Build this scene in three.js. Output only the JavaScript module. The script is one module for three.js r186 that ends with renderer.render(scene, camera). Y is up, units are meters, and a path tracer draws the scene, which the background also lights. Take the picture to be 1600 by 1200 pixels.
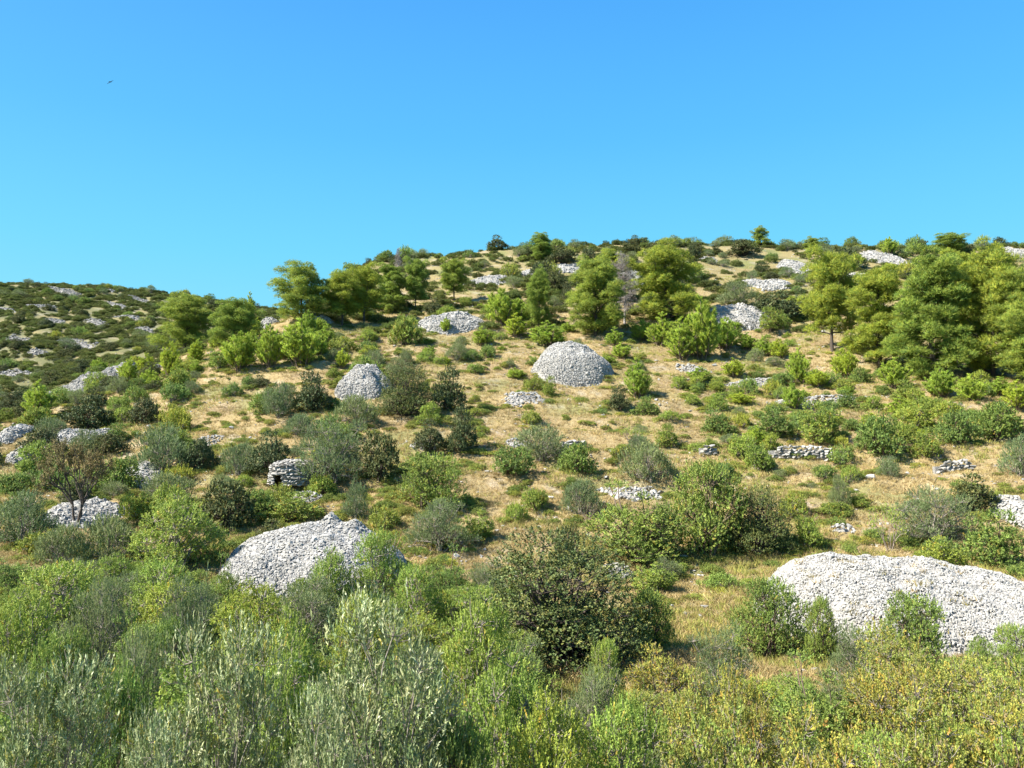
import * as THREE from 'three';
import { mergeGeometries } from 'three/addons/utils/BufferGeometryUtils.js';
import { ConvexGeometry } from 'three/addons/geometries/ConvexGeometry.js';
import { createNoise2D } from 'simplex-noise';

// ------------------------------------------------------------------ camera, sky, sun, exposure
const PITCH = THREE.MathUtils.degToRad(5), F = 1230;            // F: focal length in pixels of a 1600 x 1200 picture
const scene = new THREE.Scene();
const camera = new THREE.PerspectiveCamera(2 * Math.atan(600 / F) * 180 / Math.PI, 4 / 3, 0.1, 3000);
camera.position.set(0, 0, 0);
camera.rotation.set(PITCH, 0, 0);
const renderer = new THREE.WebGLRenderer({ antialias: true });
renderer.setSize(1024, 768);
renderer.toneMapping = THREE.LinearToneMapping;
renderer.toneMappingExposure = 3.0;
renderer.shadowMap.enabled = true;

const SUN = new THREE.Vector3(-0.68, 0.70, 0.24).normalize();
const sun = new THREE.DirectionalLight(new THREE.Color(1.0, 0.93, 0.80), 4.9);
sun.position.copy(SUN).multiplyScalar(400).add(new THREE.Vector3(0, 10, -90));
sun.target.position.set(0, 10, -90);
sun.castShadow = true;
sun.shadow.mapSize.set(4096, 4096);
Object.assign(sun.shadow.camera, { left: -220, right: 220, top: 220, bottom: -220, near: 10, far: 900 });
scene.add(sun, sun.target);

{ // clear blue sky: pale cyan at the horizon, deepening with height, a little paler towards the sun
  const W = 256, H = 256, d = new Float32Array(W * H * 4);
  const stops = [[-90, .30, .34, .36], [-4, .28, .62, .86], [0, .42, .87, 1.06], [8, .28, .785, 1.06], [14, .19, .705, 1.05], [22, .12, .55, 1.02], [32, .08, .41, .99], [50, .045, .24, .72], [90, .03, .14, .50]];
  for (let j = 0; j < H; j++) for (let i = 0; i < W; i++) {
    const el = ((j + .5) / H - .5) * 180, az = ((i + .5) / W - .5) * 2 * Math.PI;
    let k = 1; while (k < stops.length - 1 && stops[k][0] < el) k++;
    const a = stops[k - 1], b = stops[k], t = Math.min(1, Math.max(0, (el - a[0]) / (b[0] - a[0])));
    const e = el * Math.PI / 180, dir = new THREE.Vector3(Math.cos(e) * Math.cos(az), Math.sin(e), Math.cos(e) * Math.sin(az));
    const c = Math.max(0, dir.dot(SUN)), g = .10 * Math.pow(c, 4) + .04 * c;
    for (let q = 0; q < 3; q++) d[(j * W + i) * 4 + q] = ((a[q + 1] + (b[q + 1] - a[q + 1]) * t) + g * [.7, .8, .8][q]) / 3.0;
    d[(j * W + i) * 4 + 3] = 1;
  }
  const t = new THREE.DataTexture(d, W, H, THREE.RGBAFormat, THREE.FloatType);
  t.mapping = THREE.EquirectangularReflectionMapping; t.minFilter = t.magFilter = THREE.LinearFilter; t.needsUpdate = true;
  scene.background = t; scene.environment = t;
}

// ------------------------------------------------------------------ helpers
const V = (x, y, z) => new THREE.Vector3(x, y, z);
function rng(s) { let a = s >>> 0; return () => { a = (a + 0x6d2b79f5) | 0; let t = Math.imul(a ^ (a >>> 15), 1 | a); t = (t + Math.imul(t ^ (t >>> 7), 61 | t)) ^ t; return ((t ^ (t >>> 14)) >>> 0) / 4294967296; }; }
let R = rng(7);
const rr = (a, b) => a + (b - a) * R();
const pick = (a) => a[Math.floor(R() * a.length)];
const noise = createNoise2D(rng(11));
const fbm = (x, y, o = 4) => { let s = 0, a = .5, f = 1; for (let i = 0; i < o; i++) { s += a * noise(x * f, y * f); a *= .5; f *= 2.03; } return s; };
const clamp = (x, a = 0, b = 1) => Math.min(b, Math.max(a, x));
const smooth = (a, b, x) => { const t = clamp((x - a) / (b - a)); return t * t * (3 - 2 * t); };
const rndDir = () => { const z = rr(-1, 1), a = rr(0, 6.2832), s = Math.sqrt(1 - z * z); return V(s * Math.cos(a), z, s * Math.sin(a)); };
const used = {};
function numbered(n) { used[n] = (used[n] ?? -1) + 1; return used[n] ? n + '_' + String(used[n]).padStart(3, '0') : n; }
function cast(o) { o.castShadow = o.receiveShadow = true; return o; }
function tag(o, label, category, group) { o.userData.label = label; o.userData.category = category; if (group) o.userData.group = group; return o; }
function mesh(name, g, m, parent) { const o = cast(new THREE.Mesh(g, m)); o.name = name; parent.add(o); return o; }

// ------------------------------------------------------------------ terrain
const tanAt = (v) => Math.tan(Math.atan((600 - v) / F) + PITCH);
const ZK = [-60, 0, 4, 9, 15, 22, 30, 40, 54, 72, 90, 115, 150, 190, 240, 290, 400, 800];
const NEAR = [-1.6, -1.6, -2.7, -5.2, -6.5, -7.1, -7.1];
const far = (c) => { const h = 190 * tanAt(c); return [h, h + 2, h + 1, h - 6, h - 60]; };
const COLS = [                                                     // for each bearing: where the ground stands at 40, 54, 72, 90, 115, 150 m and beyond
  [-300, [875, 790, 720, 690, 690, 640], [190 * tanAt(560), 240 * tanAt(478), 290 * tanAt(440), 66, 0]],
  [0, [872, 775, 692, 645, 655, 606], [190 * tanAt(536), 240 * tanAt(474), 290 * tanAt(446), 70, 0]],
  [200, [888, 775, 678, 608, 592, 575], [190 * tanAt(532), 240 * tanAt(484), 290 * tanAt(456), 66, 0]],
  [430, [900, 770, 650, 570, 500, 514], [190 * tanAt(520), 240 * tanAt(502), 290 * tanAt(489), 55, 0]],
  [560, [902, 768, 645, 566, 498, 450], [190 * tanAt(424), 190 * tanAt(424) + 1, 50, 42, -10]],
  [700, [903, 768, 640, 565, 495, 440], far(404)],
  [900, [905, 765, 640, 568, 492, 432], far(391)],
  [1150, [905, 770, 645, 575, 497, 432], far(388)],
  [1400, [892, 755, 632, 560, 485, 428], far(393)],
  [1600, [880, 745, 622, 550, 480, 425], far(395)],
  [1950, [870, 735, 612, 545, 475, 422], far(395)],
].map(([u, vs, fr]) => [u, [...NEAR, ...vs.map((v, i) => ZK[7 + i] * tanAt(v)), ...fr]]);
const cr = (a, b, c, d, t) => .5 * ((2 * b) + (c - a) * t + (2 * a - 5 * b + 4 * c - d) * t * t + (3 * b - a - 3 * c + d) * t * t * t);
function herm(xs, ys, x) {                                          // monotone-ish cubic
  const n = xs.length; if (x <= xs[0]) return ys[0]; if (x >= xs[n - 1]) return ys[n - 1];
  let k = 0; while (xs[k + 1] < x) k++;
  const h = xs[k + 1] - xs[k], s = (i) => (ys[i + 1] - ys[i]) / (xs[i + 1] - xs[i]);
  const m = (i) => i <= 0 ? s(0) : i >= n - 1 ? s(n - 2) : s(i - 1) * s(i) <= 0 ? 0 : 2 * s(i - 1) * s(i) / (s(i - 1) + s(i));
  const t = (x - xs[k]) / h, t2 = t * t, t3 = t2 * t;
  return (2 * t3 - 3 * t2 + 1) * ys[k] + (t3 - 2 * t2 + t) * h * m(k) + (-2 * t3 + 3 * t2) * ys[k + 1] + (t3 - t2) * h * m(k + 1);
}
function baseHeight(x, z) {
  const Z = -z, u = clamp(Z > 1 ? 800 + F * x / Z : 800, -300, 1950);
  let k = 0; while (k < COLS.length - 2 && COLS[k + 1][0] < u) k++;
  const c = (i) => herm(ZK, COLS[clamp(i, 0, COLS.length - 1)][1], Z), t = (u - COLS[k][0]) / (COLS[k + 1][0] - COLS[k][0]);
  return cr(c(k - 1), c(k), c(k + 1), c(k + 2), t);
}
function height(x, z) {
  const Z = -z; let h = baseHeight(x, z);
  const on = smooth(36, 60, Z), up = 1 - smooth(120, 170, Z);
  if (on * up > 0) {                                                // old field terraces
    const q = (h + 1.1 * fbm(x / 26, z / 26, 3)) / 1.7, f = q - Math.floor(q), st = smooth(.55, .95, f);
    h += on * up * .55 * (st - f) * 1.7 * (.45 + .55 * smooth(-.25, .3, fbm(x / 17 + 9, z / 17, 2)));
  }
  return h + smooth(6, 30, Z) * (.35 * fbm(x / 9, z / 9, 3) + .12 * fbm(x / 1.7, z / 1.7, 2)) + smooth(110, 160, Z) * 1.1 * fbm(x / 22 + 5, z / 22, 3);
}
const depth = (Z, h) => Z * Math.cos(PITCH) + h * Math.sin(PITCH);
function hit(u, v) {                                                // where the ground lies along a bearing
  const at = (Z) => { let h = Z * tanAt(v); const zc = depth(Z, h), x = (u - 800) / F * zc; return { x, z: -Z, y: height(x, -Z), ray: h, Z, zc }; };
  let a = 14, b = 14; const g0 = at(a); if (g0.ray < g0.y) return g0;
  for (b = 14.5; b < 420; b += .5) { const p = at(b); if (p.ray <= p.y) break; a = b; }
  for (let i = 0; i < 18; i++) { const m = (a + b) / 2, p = at(m); if (p.ray <= p.y) b = m; else a = m; }
  return at(b);
}
function atZ(u, Z) { let h = baseHeight(0, -Z), x = 0; for (let i = 0; i < 4; i++) { x = (u - 800) / F * depth(Z, h); h = height(x, -Z); } return { x, z: -Z, y: h, Z, zc: depth(Z, h) }; }
const vOf = (p) => 600 - F * Math.tan(Math.atan(p.y / p.Z) - PITCH);

function detailTexture(n, fn, srgb = true) {
  const d = new Uint8Array(n * n * 4);
  for (let j = 0; j < n; j++) for (let i = 0; i < n; i++) { const c = fn(i / n, j / n); for (let q = 0; q < 3; q++) d[(j * n + i) * 4 + q] = clamp(c[q]) * 255; d[(j * n + i) * 4 + 3] = 255; }
  const t = new THREE.DataTexture(d, n, n); t.wrapS = t.wrapT = THREE.RepeatWrapping; t.magFilter = THREE.LinearFilter; t.minFilter = THREE.LinearMipmapLinearFilter; t.generateMipmaps = true;
  if (srgb) t.colorSpace = THREE.SRGBColorSpace; t.needsUpdate = true; return t;
}
const tile = (x, y, f, s) => { // tiling noise
  const w = (a, b) => noise(a * f + s, b * f - s), X = x, Y = y;
  return (w(X, Y) * (1 - X) * (1 - Y) + w(X - 1, Y) * X * (1 - Y) + w(X, Y - 1) * (1 - X) * Y + w(X - 1, Y - 1) * X * Y) * 1.6;
};
const groundMap = detailTexture(512, (x, y) => {
  const a = tile(x, y, 60, 3), b = tile(x, y, 150, 8), c = tile(x, y, 18, 5), s = smooth(.75, .95, tile(x, y, 45, 21));
  const l = .80 + .10 * a + .10 * b + .06 * c;
  return [l + s * .14, l * (.985 + .02 * c) + s * .17, l * (.96 + .05 * c) + s * .22];
});
const groundBump = detailTexture(512, (x, y) => { const l = .5 + .22 * tile(x, y, 60, 3) + .2 * tile(x, y, 150, 8) + .15 * tile(x, y, 18, 5); return [l, l, l]; }, false);
const STRAW = [.43, .335, .165], SOIL = [.35, .25, .15], HERB = [.25, .265, .09], GRIT = [.43, .395, .335];
function groundColor(x, z) {
  const Z = -z, a = fbm(x / 8, z / 8, 4), b = fbm(x / 3 + 40, z / 3, 3), c = fbm(x / 14 - 20, z / 14 + 7, 3);
  const far = smooth(.22, .30, -x / Math.max(Z, 1)) * smooth(120, 135, Z), MAQUIS = [.17, .18, .075];
  const green = clamp(smooth(.02, .42, c) * .75 + smooth(110, 170, Z) * .35 + (1 - smooth(22, 36, Z)) * .5), soil = smooth(.12, .5, a) * .6, grit = smooth(.28, .5, b) * .6;
  const o = [0, 1, 2].map((q) => { let v = STRAW[q]; v += (SOIL[q] - v) * soil; v += (HERB[q] - v) * green; v += (MAQUIS[q] - v) * far * smooth(-.5, .25, a + .3 * b); v += (GRIT[q] - v) * grit; return v * (1 + .25 * b); });
  return o;
}
{
  const zs = []; for (let Z = -60; Z < 800;) { zs.push(Z); Z += Z < 10 ? 2 : Z < 20 ? 1 : Z < 70 ? .42 : Z < 130 ? .6 : Z < 210 ? 1 : Z < 300 ? 1.6 : 25; }
  const NX = 330, NZ = zs.length, pos = new Float32Array(NX * NZ * 3), col = new Float32Array(NX * NZ * 3), uv = new Float32Array(NX * NZ * 2), idx = [];
  zs.forEach((Z, j) => { for (let i = 0; i < NX; i++) {
    const a = (i / (NX - 1) - .5) * 2, x = a * 1.15 * (Math.max(Z, 0) + 26), k = j * NX + i, c = groundColor(x, -Z);
    pos.set([x, height(x, -Z), -Z], k * 3); col.set(c, k * 3); uv.set([x / 7, Z / 7], k * 2);
    if (i && j) idx.push(k - NX - 1, k - NX, k - 1, k - NX, k, k - 1);
  } });
  const g = new THREE.BufferGeometry();
  g.setAttribute('position', new THREE.BufferAttribute(pos, 3)); g.setAttribute('color', new THREE.BufferAttribute(col, 3)); g.setAttribute('uv', new THREE.BufferAttribute(uv, 2)); g.setIndex(idx); g.computeVertexNormals();
  const o = mesh('ground', g, new THREE.MeshStandardMaterial({ vertexColors: true, map: groundMap, bumpMap: groundBump, bumpScale: .06, roughness: 1, side: THREE.DoubleSide }), scene);
  o.userData.kind = 'structure';
}

// ------------------------------------------------------------------ leaf builder
class Leaves {
  constructor() { this.p = []; this.n = []; this.c = []; this.i = []; this.k = 0; }
  leaf(b, dir, up, len, wid, col, fold = .15) {                     // a folded rhombus
    const sx = dir.y * up.z - dir.z * up.y, sy = dir.z * up.x - dir.x * up.z, sz = dir.x * up.y - dir.y * up.x, sl = wid * .5 / (Math.hypot(sx, sy, sz) || 1);
    const mx = b.x + dir.x * len * .45, my = b.y + dir.y * len * .45, mz = b.z + dir.z * len * .45, f = fold * wid;
    this.p.push(b.x, b.y, b.z, mx + sx * sl + up.x * f, my + sy * sl + up.y * f, mz + sz * sl + up.z * f, b.x + dir.x * len, b.y + dir.y * len, b.z + dir.z * len, mx - sx * sl + up.x * f, my - sy * sl + up.y * f, mz - sz * sl + up.z * f);
    for (let q = 0; q < 4; q++) { this.n.push(up.x, up.y, up.z); this.c.push(col[0], col[1], col[2]); }
    const k = this.k; this.i.push(k, k + 1, k + 2, k, k + 2, k + 3); this.k += 4;
  }
  blade(b, dir, side, len, wid, col, up) {                          // a single pointed blade
    this.p.push(b.x - side.x * wid, b.y - side.y * wid, b.z - side.z * wid, b.x + side.x * wid, b.y + side.y * wid, b.z + side.z * wid, b.x + dir.x * len, b.y + dir.y * len, b.z + dir.z * len);
    let nx = side.y * dir.z - side.z * dir.y, ny = side.z * dir.x - side.x * dir.z, nz = side.x * dir.y - side.y * dir.x; const flip = nx * up.x + ny * up.y + nz * up.z < 0, f = flip ? -1 : 1;
    nx = nx * f + up.x * .5; ny = ny * f + up.y * .5; nz = nz * f + up.z * .5; const nl = 1 / Math.hypot(nx, ny, nz);
    for (let q = 0; q < 3; q++) { this.n.push(nx * nl, ny * nl, nz * nl); this.c.push(col[0], col[1], col[2]); }
    const k = this.k; if (flip) this.i.push(k, k + 2, k + 1); else this.i.push(k, k + 1, k + 2); this.k += 3;
  }
  build() {
    const g = new THREE.BufferGeometry();
    g.setAttribute('position', new THREE.Float32BufferAttribute(this.p, 3)); g.setAttribute('normal', new THREE.Float32BufferAttribute(this.n, 3)); g.setAttribute('color', new THREE.Float32BufferAttribute(this.c, 3)); g.setIndex(this.i); return g;
  }
}
class Wood {
  constructor() { this.p = []; this.n = []; this.i = []; this.k = 0; }
  tube(pts, rads, sides = 5) {
    const n = pts.length; let prev = V(.31, .2, .93);
    for (let j = 0; j < n; j++) {
      const t = (j < n - 1 ? pts[j + 1].clone().sub(pts[j]) : pts[j].clone().sub(pts[j - 1])).normalize(), a = prev.clone().addScaledVector(t, -prev.dot(t)).normalize(), b = t.clone().cross(a); prev = a;
      for (let s = 0; s < sides; s++) { const w = s / sides * 6.2832, d = a.clone().multiplyScalar(Math.cos(w)).addScaledVector(b, Math.sin(w)); this.p.push(pts[j].x + d.x * rads[j], pts[j].y + d.y * rads[j], pts[j].z + d.z * rads[j]); this.n.push(d.x, d.y, d.z); }
      if (j) for (let s = 0; s < sides; s++) { const A = this.k + (j - 1) * sides + s, B = this.k + (j - 1) * sides + (s + 1) % sides; this.i.push(A, B, A + sides, B, B + sides, A + sides); }
    }
    this.k += n * sides;
  }
  limb(a, b, r0, r1, bend = .12, sides = 5, n = 4) {
    const l = a.distanceTo(b), o = rndDir().multiplyScalar(l * bend), pts = [], rd = [];
    for (let j = 0; j <= n; j++) { const t = j / n; pts.push(a.clone().lerp(b, t).addScaledVector(o, Math.sin(t * Math.PI)).addScaledVector(rndDir(), l * bend * .15 * (j && j < n ? 1 : 0))); rd.push(r0 + (r1 - r0) * t); }
    this.tube(pts, rd, sides); return pts;
  }
  build() { const g = new THREE.BufferGeometry(); g.setAttribute('position', new THREE.Float32BufferAttribute(this.p, 3)); g.setAttribute('normal', new THREE.Float32BufferAttribute(this.n, 3)); g.setIndex(this.i); return g; }
}
const tint = (pal) => { let t = R(), k = 0; while (k < pal.length - 1 && t > pal[k][3]) { t -= pal[k][3]; k++; } const c = pal[k], b = rr(.8, 1.22), h = rr(-.07, .07); return [c[0] * b * (1 + h), c[1] * b, c[2] * b * (1 - h)]; };

// broadleaf shrub or small tree: stems, lobes, sprigs of leaves
function shrub(o) {
  const L = new Leaves(), W = new Wood(), { w, h } = o, lobes = [], c0 = o.clear ?? .12, n = o.lobes, ph = rr(0, 60);
  const stems = []; for (let s = 0; s < (o.stems ?? 4); s++) { const a = s / (o.stems ?? 4) * 6.28 + rr(-.5, .5), r = o.single ? 0 : rr(.02, .12) * w; stems.push(V(Math.cos(a) * r, -.15, Math.sin(a) * r)); }
  for (let k = 0; k < n; k++) {
    const inner = k % 6 === 5, a = k * 2.39996 + rr(-.5, .5), e = Math.asin(clamp(c0 + (1 - c0) * ((k * .7548777 + .15) % 1) * 1.02, 0, 1)), r = w * (o.lobe ?? .21) * (R() < .3 ? rr(.4, .7) : rr(.75, 1.35)), q = (inner ? rr(.2, .6) : R() < (o.ragged ?? .05) ? rr(1.05, 1.3) : rr(.74, 1.06)) * (1 + .22 * fbm(Math.cos(a) * .8 + ph, Math.sin(a) * .8 + e * .7, 2));
    const ew = Math.max(.1, w * .5 - r * .8), eh = Math.max(.1, h - r * .75);
    lobes.push({ c: V(Math.cos(a) * Math.cos(e) * ew * q, Math.max(Math.sin(e) * eh * q * rr(.88, 1.06), r * .3), Math.sin(a) * Math.cos(e) * ew * q), r });
  }
  for (const b of lobes) {
    const s = pick(stems), mid = s.clone().lerp(b.c, rr(.4, .6)); mid.x *= .7; mid.z *= .7; mid.y += h * .06;
    const r0 = (o.wood ?? .02) * w * rr(.5, .9);
    W.limb(s, mid, r0, r0 * .65, .08); W.limb(mid, b.c, r0 * .65, r0 * .25, .12);
    for (let q = 0; q < (o.twigs ?? 5); q++) { const d = rndDir(); d.y = Math.abs(d.y) * .8; W.limb(b.c, b.c.clone().addScaledVector(d, b.r * rr(.7, o.bare ? 1.35 : 1.0)), r0 * .25, .004, .1, 3, 2); }
  }
  const total = lobes.reduce((s, b) => s + b.r * b.r, 0), per = o.per ?? 9, up = V(0, 1, 0);
  for (const b of lobes) {
    const m = Math.round(o.leaves * b.r * b.r / total / per), lobeTint = rr(.82, 1.18), squash = rr(.65, .95);
    for (let q = 0; q < m; q++) {
      const d = rndDir(); if (d.y < -.35 && R() < .75) d.y *= -1;
      const rad = b.r * (R() < .22 ? rr(.3, .75) : rr(.7, 1.08) + (R() < .05 ? rr(0, o.shoot ?? .3) : 0));
      const p = V(b.c.x + d.x * rad, b.c.y + d.y * rad * squash, b.c.z + d.z * rad);
      const nv = .5 + .5 * noise(p.x * 2.6 / (w * .35) + b.r * 31, p.y * 2.6 / (w * .35) + p.z * 2.1 / (w * .35)); if (nv < (o.gap ?? .18)) continue;
      if (p.y < .03 * h) continue;
      const hid = lobes.some((e) => e !== b && e.c.distanceToSquared(p) < e.r * e.r * .28); if (hid) continue;
      const ax = d.clone().multiplyScalar(o.out ?? .7).addScaledVector(up, o.lift ?? .5).addScaledVector(rndDir(), o.mess ?? .6).normalize();
      const col = tint(o.pal), len = o.len * rr(.75, 1.2), sl = len * (o.sprig ?? 1.8);
      for (let t = 0; t < per; t++) {
        const e = rndDir().multiplyScalar(o.splay ?? .9).add(ax).normalize(), nn = rndDir().multiplyScalar(.55).addScaledVector(d, .6).addScaledVector(up, .5); nn.addScaledVector(e, -nn.dot(e)).normalize();
        const bb = p.clone().addScaledVector(ax, sl * (t / per - .35)), v = rr(.9, 1.1) * lobeTint;
        L.leaf(bb, e, nn, len * rr(.7, 1.1), o.wid * rr(.75, 1.15), [col[0] * v, col[1] * v, col[2] * v]);
      }
    }
  }
  return { w, h, crown: L.build(), trunk: W.build() };
}
// pine: trunk, whorls of rising branches that carry puffs of needle tufts
function tuft(L, p, ax, len, wid, n, pal, spread = .9, k = 1) {
  const c = tint(pal);
  for (let t = 0; t < n; t++) { const d = rndDir().multiplyScalar(spread).add(ax).normalize(), s = rndDir().cross(d).normalize(), nn = rndDir().multiplyScalar(.5).add(ax).normalize(), v = rr(.85, 1.15) * k; L.blade(p, d, s, len * rr(.7, 1.15), wid, [c[0] * v, c[1] * v, c[2] * v], nn); }
}
function pine(o) {
  const L = new Leaves(), W = new Wood(), { w, h } = o, up = V(0, 1, 0), lean = V(rr(-.06, .06) * h, 0, rr(-.05, .05) * h);
  const axis = (t) => V(lean.x * t * t + Math.sin(t * 5 + o.seed) * .02 * h, h * t, lean.z * t * t), tr = o.r ?? .018 * h;
  const pts = [], rd = []; for (let j = 0; j <= 10; j++) { const p = axis(j / 10 * .96); p.y -= .2 * (j === 0); pts.push(p); rd.push(tr * (1.15 - j / 10)); } W.tube(pts, rd, 7);
  const puffs = []; let a = rr(0, 6);
  for (let k = 0; k < o.branches; k++) {
    const t = o.clear + (1 - o.clear) * Math.pow((k + rr(0, .7)) / o.branches, .9), s = (t - o.clear) / (1 - o.clear); a += 2.39996 + rr(-.5, .5);
    const prof = o.profile(s), len = w * .5 * prof * rr(.6, 1.1), rise = (o.rise ?? .35) * (.5 + 1.7 * s) * rr(.2, 1.6), b = axis(Math.min(t, .97));
    const e = b.clone().add(V(Math.cos(a) * len, len * rise, Math.sin(a) * len)), br = W.limb(b, e, tr * .42 * (1.05 - s) + .012, .012, .1, 4, 5);
    const n = Math.max(1, Math.round(len / (w * .085)));
    for (let q = 0; q < n; q++) {
      const f = 1 - q / n * .75, bp = br[Math.min(5, Math.round(f * 5))].clone(), pr = w * (o.puff ?? .085) * .82 * rr(.6, 1.25) * (1 - .25 * (q / n));
      const c = bp.add(V(rr(-1, 1) * pr * 1.0, rr(-.5, 1.5) * pr, rr(-1, 1) * pr * 1.0)); if (q) W.limb(br[Math.min(5, Math.round(f * 5))], c, .02, .008, .1, 3, 2);
      puffs.push({ c, r: pr });
    }
  }
  puffs.push({ c: axis(.98), r: w * .07 });
  const tot = puffs.reduce((s, p) => s + p.r * p.r, 0);
  for (const f of puffs) {
    const m = Math.round(o.tufts * f.r * f.r / tot), k = rr(.85, 1.15);
    for (let q = 0; q < m; q++) {
      const d = rndDir(); if (d.y < -.1 && R() < .7) d.y *= -.6; d.normalize();
      const p = V(f.c.x + d.x * f.r * 1.15 * rr(.4, 1.22), f.c.y + d.y * f.r * 1.1 * rr(.4, 1.2), f.c.z + d.z * f.r * 1.15 * rr(.4, 1.22));
      tuft(L, p, d.multiplyScalar(.8).addScaledVector(up, .55).normalize(), o.len, o.wid, o.per ?? 5, o.pal, .75, k);
    }
  }
  return { w, h, crown: L.build(), trunk: W.build() };
}
// young pine: many upright foxtail shoots from the ground up
function youngPine(o) {
  const L = new Leaves(), W = new Wood(), { w, h } = o, up = V(0, 1, 0);
  for (let s = 0; s < o.leaders; s++) {
    const a = s * 2.4 + rr(-.3, .3), q = s ? Math.sqrt(s / o.leaders) * .36 * w : 0, hh = h * (1 - .55 * Math.pow(q / (.4 * w), 1.5)) * rr(.8, 1), x = Math.cos(a) * q, z = Math.sin(a) * q, base = V(x * .35, -.1, z * .35), tip = V(x * 1.05, hh, z * 1.05);
    W.limb(base, tip, .012 * h, .004 * h, .04, 5, 5);
    const nb = o.shoots;
    for (let k = 0; k < nb; k++) {
      const t = .08 + .92 * (k + R()) / nb, b = base.clone().lerp(tip, t), ba = rr(0, 6.28), bl = w * .27 * Math.pow(1 - t, .65) * rr(.6, 1.1) + .04 * w;
      const e = b.clone().add(V(Math.cos(ba) * bl, bl * rr(.5, 1.2), Math.sin(ba) * bl)), dir = e.clone().sub(b).normalize(); W.limb(b, e, .006 * h, .002 * h, .06, 3, 2);
      const c = R() < .25 ? 1.18 : rr(.85, 1.1);
      for (let q2 = 0; q2 < o.per; q2++) { const f = rr(.25, 1.08), p = b.clone().lerp(e, f).addScaledVector(rndDir(), .035 * w * .5); tuft(L, p, dir.clone().addScaledVector(up, .8).normalize(), o.len, o.wid, 5, o.pal, .65, c); }
    }
  }
  return { w, h, crown: L.build(), trunk: W.build() };
}
function bareTree(o) {                                             // branch skeleton, thin foliage on the twigs
  const L = new Leaves(), W = new Wood(), { w, h } = o;
  const grow = (p, d, len, r, lev) => {
    const e = p.clone().addScaledVector(d, len); W.limb(p, e, r, r * .68, .09, lev > 2 ? 5 : 3, 3);
    if (lev === 0) { if (o.leaves) for (let q = 0; q < o.leaves; q++) { const b = p.clone().lerp(e, rr(.1, 1.15)).addScaledVector(rndDir(), .08 * rr(0, 1.6)), dd = rndDir(), n = rndDir(); n.addScaledVector(dd, -n.dot(dd)).normalize(); L.leaf(b, dd, n, o.len * rr(.7, 1.2), o.wid * rr(.7, 1.2), tint(o.pal)); } return; }
    const n = lev > 3 ? 3 : pick([2, 3, 3]);
    for (let q = 0; q < n; q++) { const nd = d.clone().multiplyScalar(.85).addScaledVector(rndDir(), o.mess ?? .62); nd.y += o.lift ?? .12; grow(e.clone(), nd.normalize(), len * rr(.62, .86), r * .62, lev - 1); }
  };
  for (let s = 0; s < o.stems; s++) { const a = s / o.stems * 6.28 + .4; grow(V(0, -.15, 0), V(Math.cos(a) * (o.spread ?? .38), 1, Math.sin(a) * (o.spread ?? .38)).normalize(), h * (o.first ?? .27), o.r, o.levels); }
  const g = W.build(); g.computeBoundingBox(); const b = g.boundingBox;
  return { w: Math.max(b.max.x - b.min.x, b.max.z - b.min.z) * .86, h: b.max.y, crown: o.leaves ? L.build() : null, trunk: g };
}

// ------------------------------------------------------------------ plant materials and kinds
const leafMat = (rough = .75, tr = .4, spec = .35) => new THREE.MeshPhysicalMaterial({ vertexColors: true, roughness: rough, transmission: tr, thickness: 0, specularIntensity: spec, side: THREE.DoubleSide });
const tints = (m, list) => list.map((c) => { const n = m.clone(); n.color.setRGB(...c); return n; });
const woodMat = (r, g, b) => new THREE.MeshStandardMaterial({ color: new THREE.Color().setRGB(r, g, b), roughness: .95 });
const BARK = woodMat(.13, .095, .07), GREYBARK = woodMat(.25, .22, .19), DARKBARK = woodMat(.07, .055, .045);
const PAL = {
  pine: [[.275, .345, .055, .45], [.355, .40, .065, .3], [.17, .255, .05, .25]],
  young: [[.35, .45, .06, .5], [.43, .51, .08, .3], [.25, .36, .06, .2]],
  dark: [[.082, .108, .042, .5], [.12, .14, .056, .3], [.175, .17, .06, .2]],
  grey: [[.21, .26, .11, .5], [.27, .315, .145, .3], [.15, .20, .075, .2]],
  green: [[.20, .285, .06, .5], [.27, .345, .075, .3], [.135, .20, .05, .17], [.38, .32, .07, .03]],
  lime: [[.275, .36, .065, .5], [.35, .425, .08, .27], [.23, .30, .06, .20], [.46, .37, .07, .03]],
  autumn: [[.36, .37, .08, .42], [.25, .315, .07, .38], [.46, .38, .075, .10], [.42, .25, .07, .02], [.30, .25, .13, .08]],
  olive: [[.29, .34, .155, .40], [.45, .485, .27, .30], [.16, .215, .08, .28], [.46, .40, .10, .02]],
  brown: [[.22, .17, .07, .4], [.20, .19, .07, .4], [.27, .20, .09, .2]],
};
const KINDS = {}; let seed = 100;
function fit(p) {                                                    // the plant's real height and width, stray leaves left out
  if (!p.crown) return p; const a = p.crown.attributes.position, ys = [], rs = []; for (let i = 0; i < a.count; i += 7) { ys.push(a.getY(i)); rs.push(Math.hypot(a.getX(i), a.getZ(i))); }
  ys.sort((x, y) => x - y); rs.sort((x, y) => x - y); p.h = ys[Math.floor(ys.length * .992)]; p.w = 2 * rs[Math.floor(rs.length * .97)]; return p;
}
function kind(id, spec, makers) { R = rng(seed++); KINDS[id] = { ...spec, protos: makers.map((f) => fit(f())) }; }
const many = (n, f) => Array.from({ length: n }, (_, i) => () => f(i));
const soft = leafMat(), glossy = leafMat(.42, .25, .6), needle = leafMat(.8, .45, .25);
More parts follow.
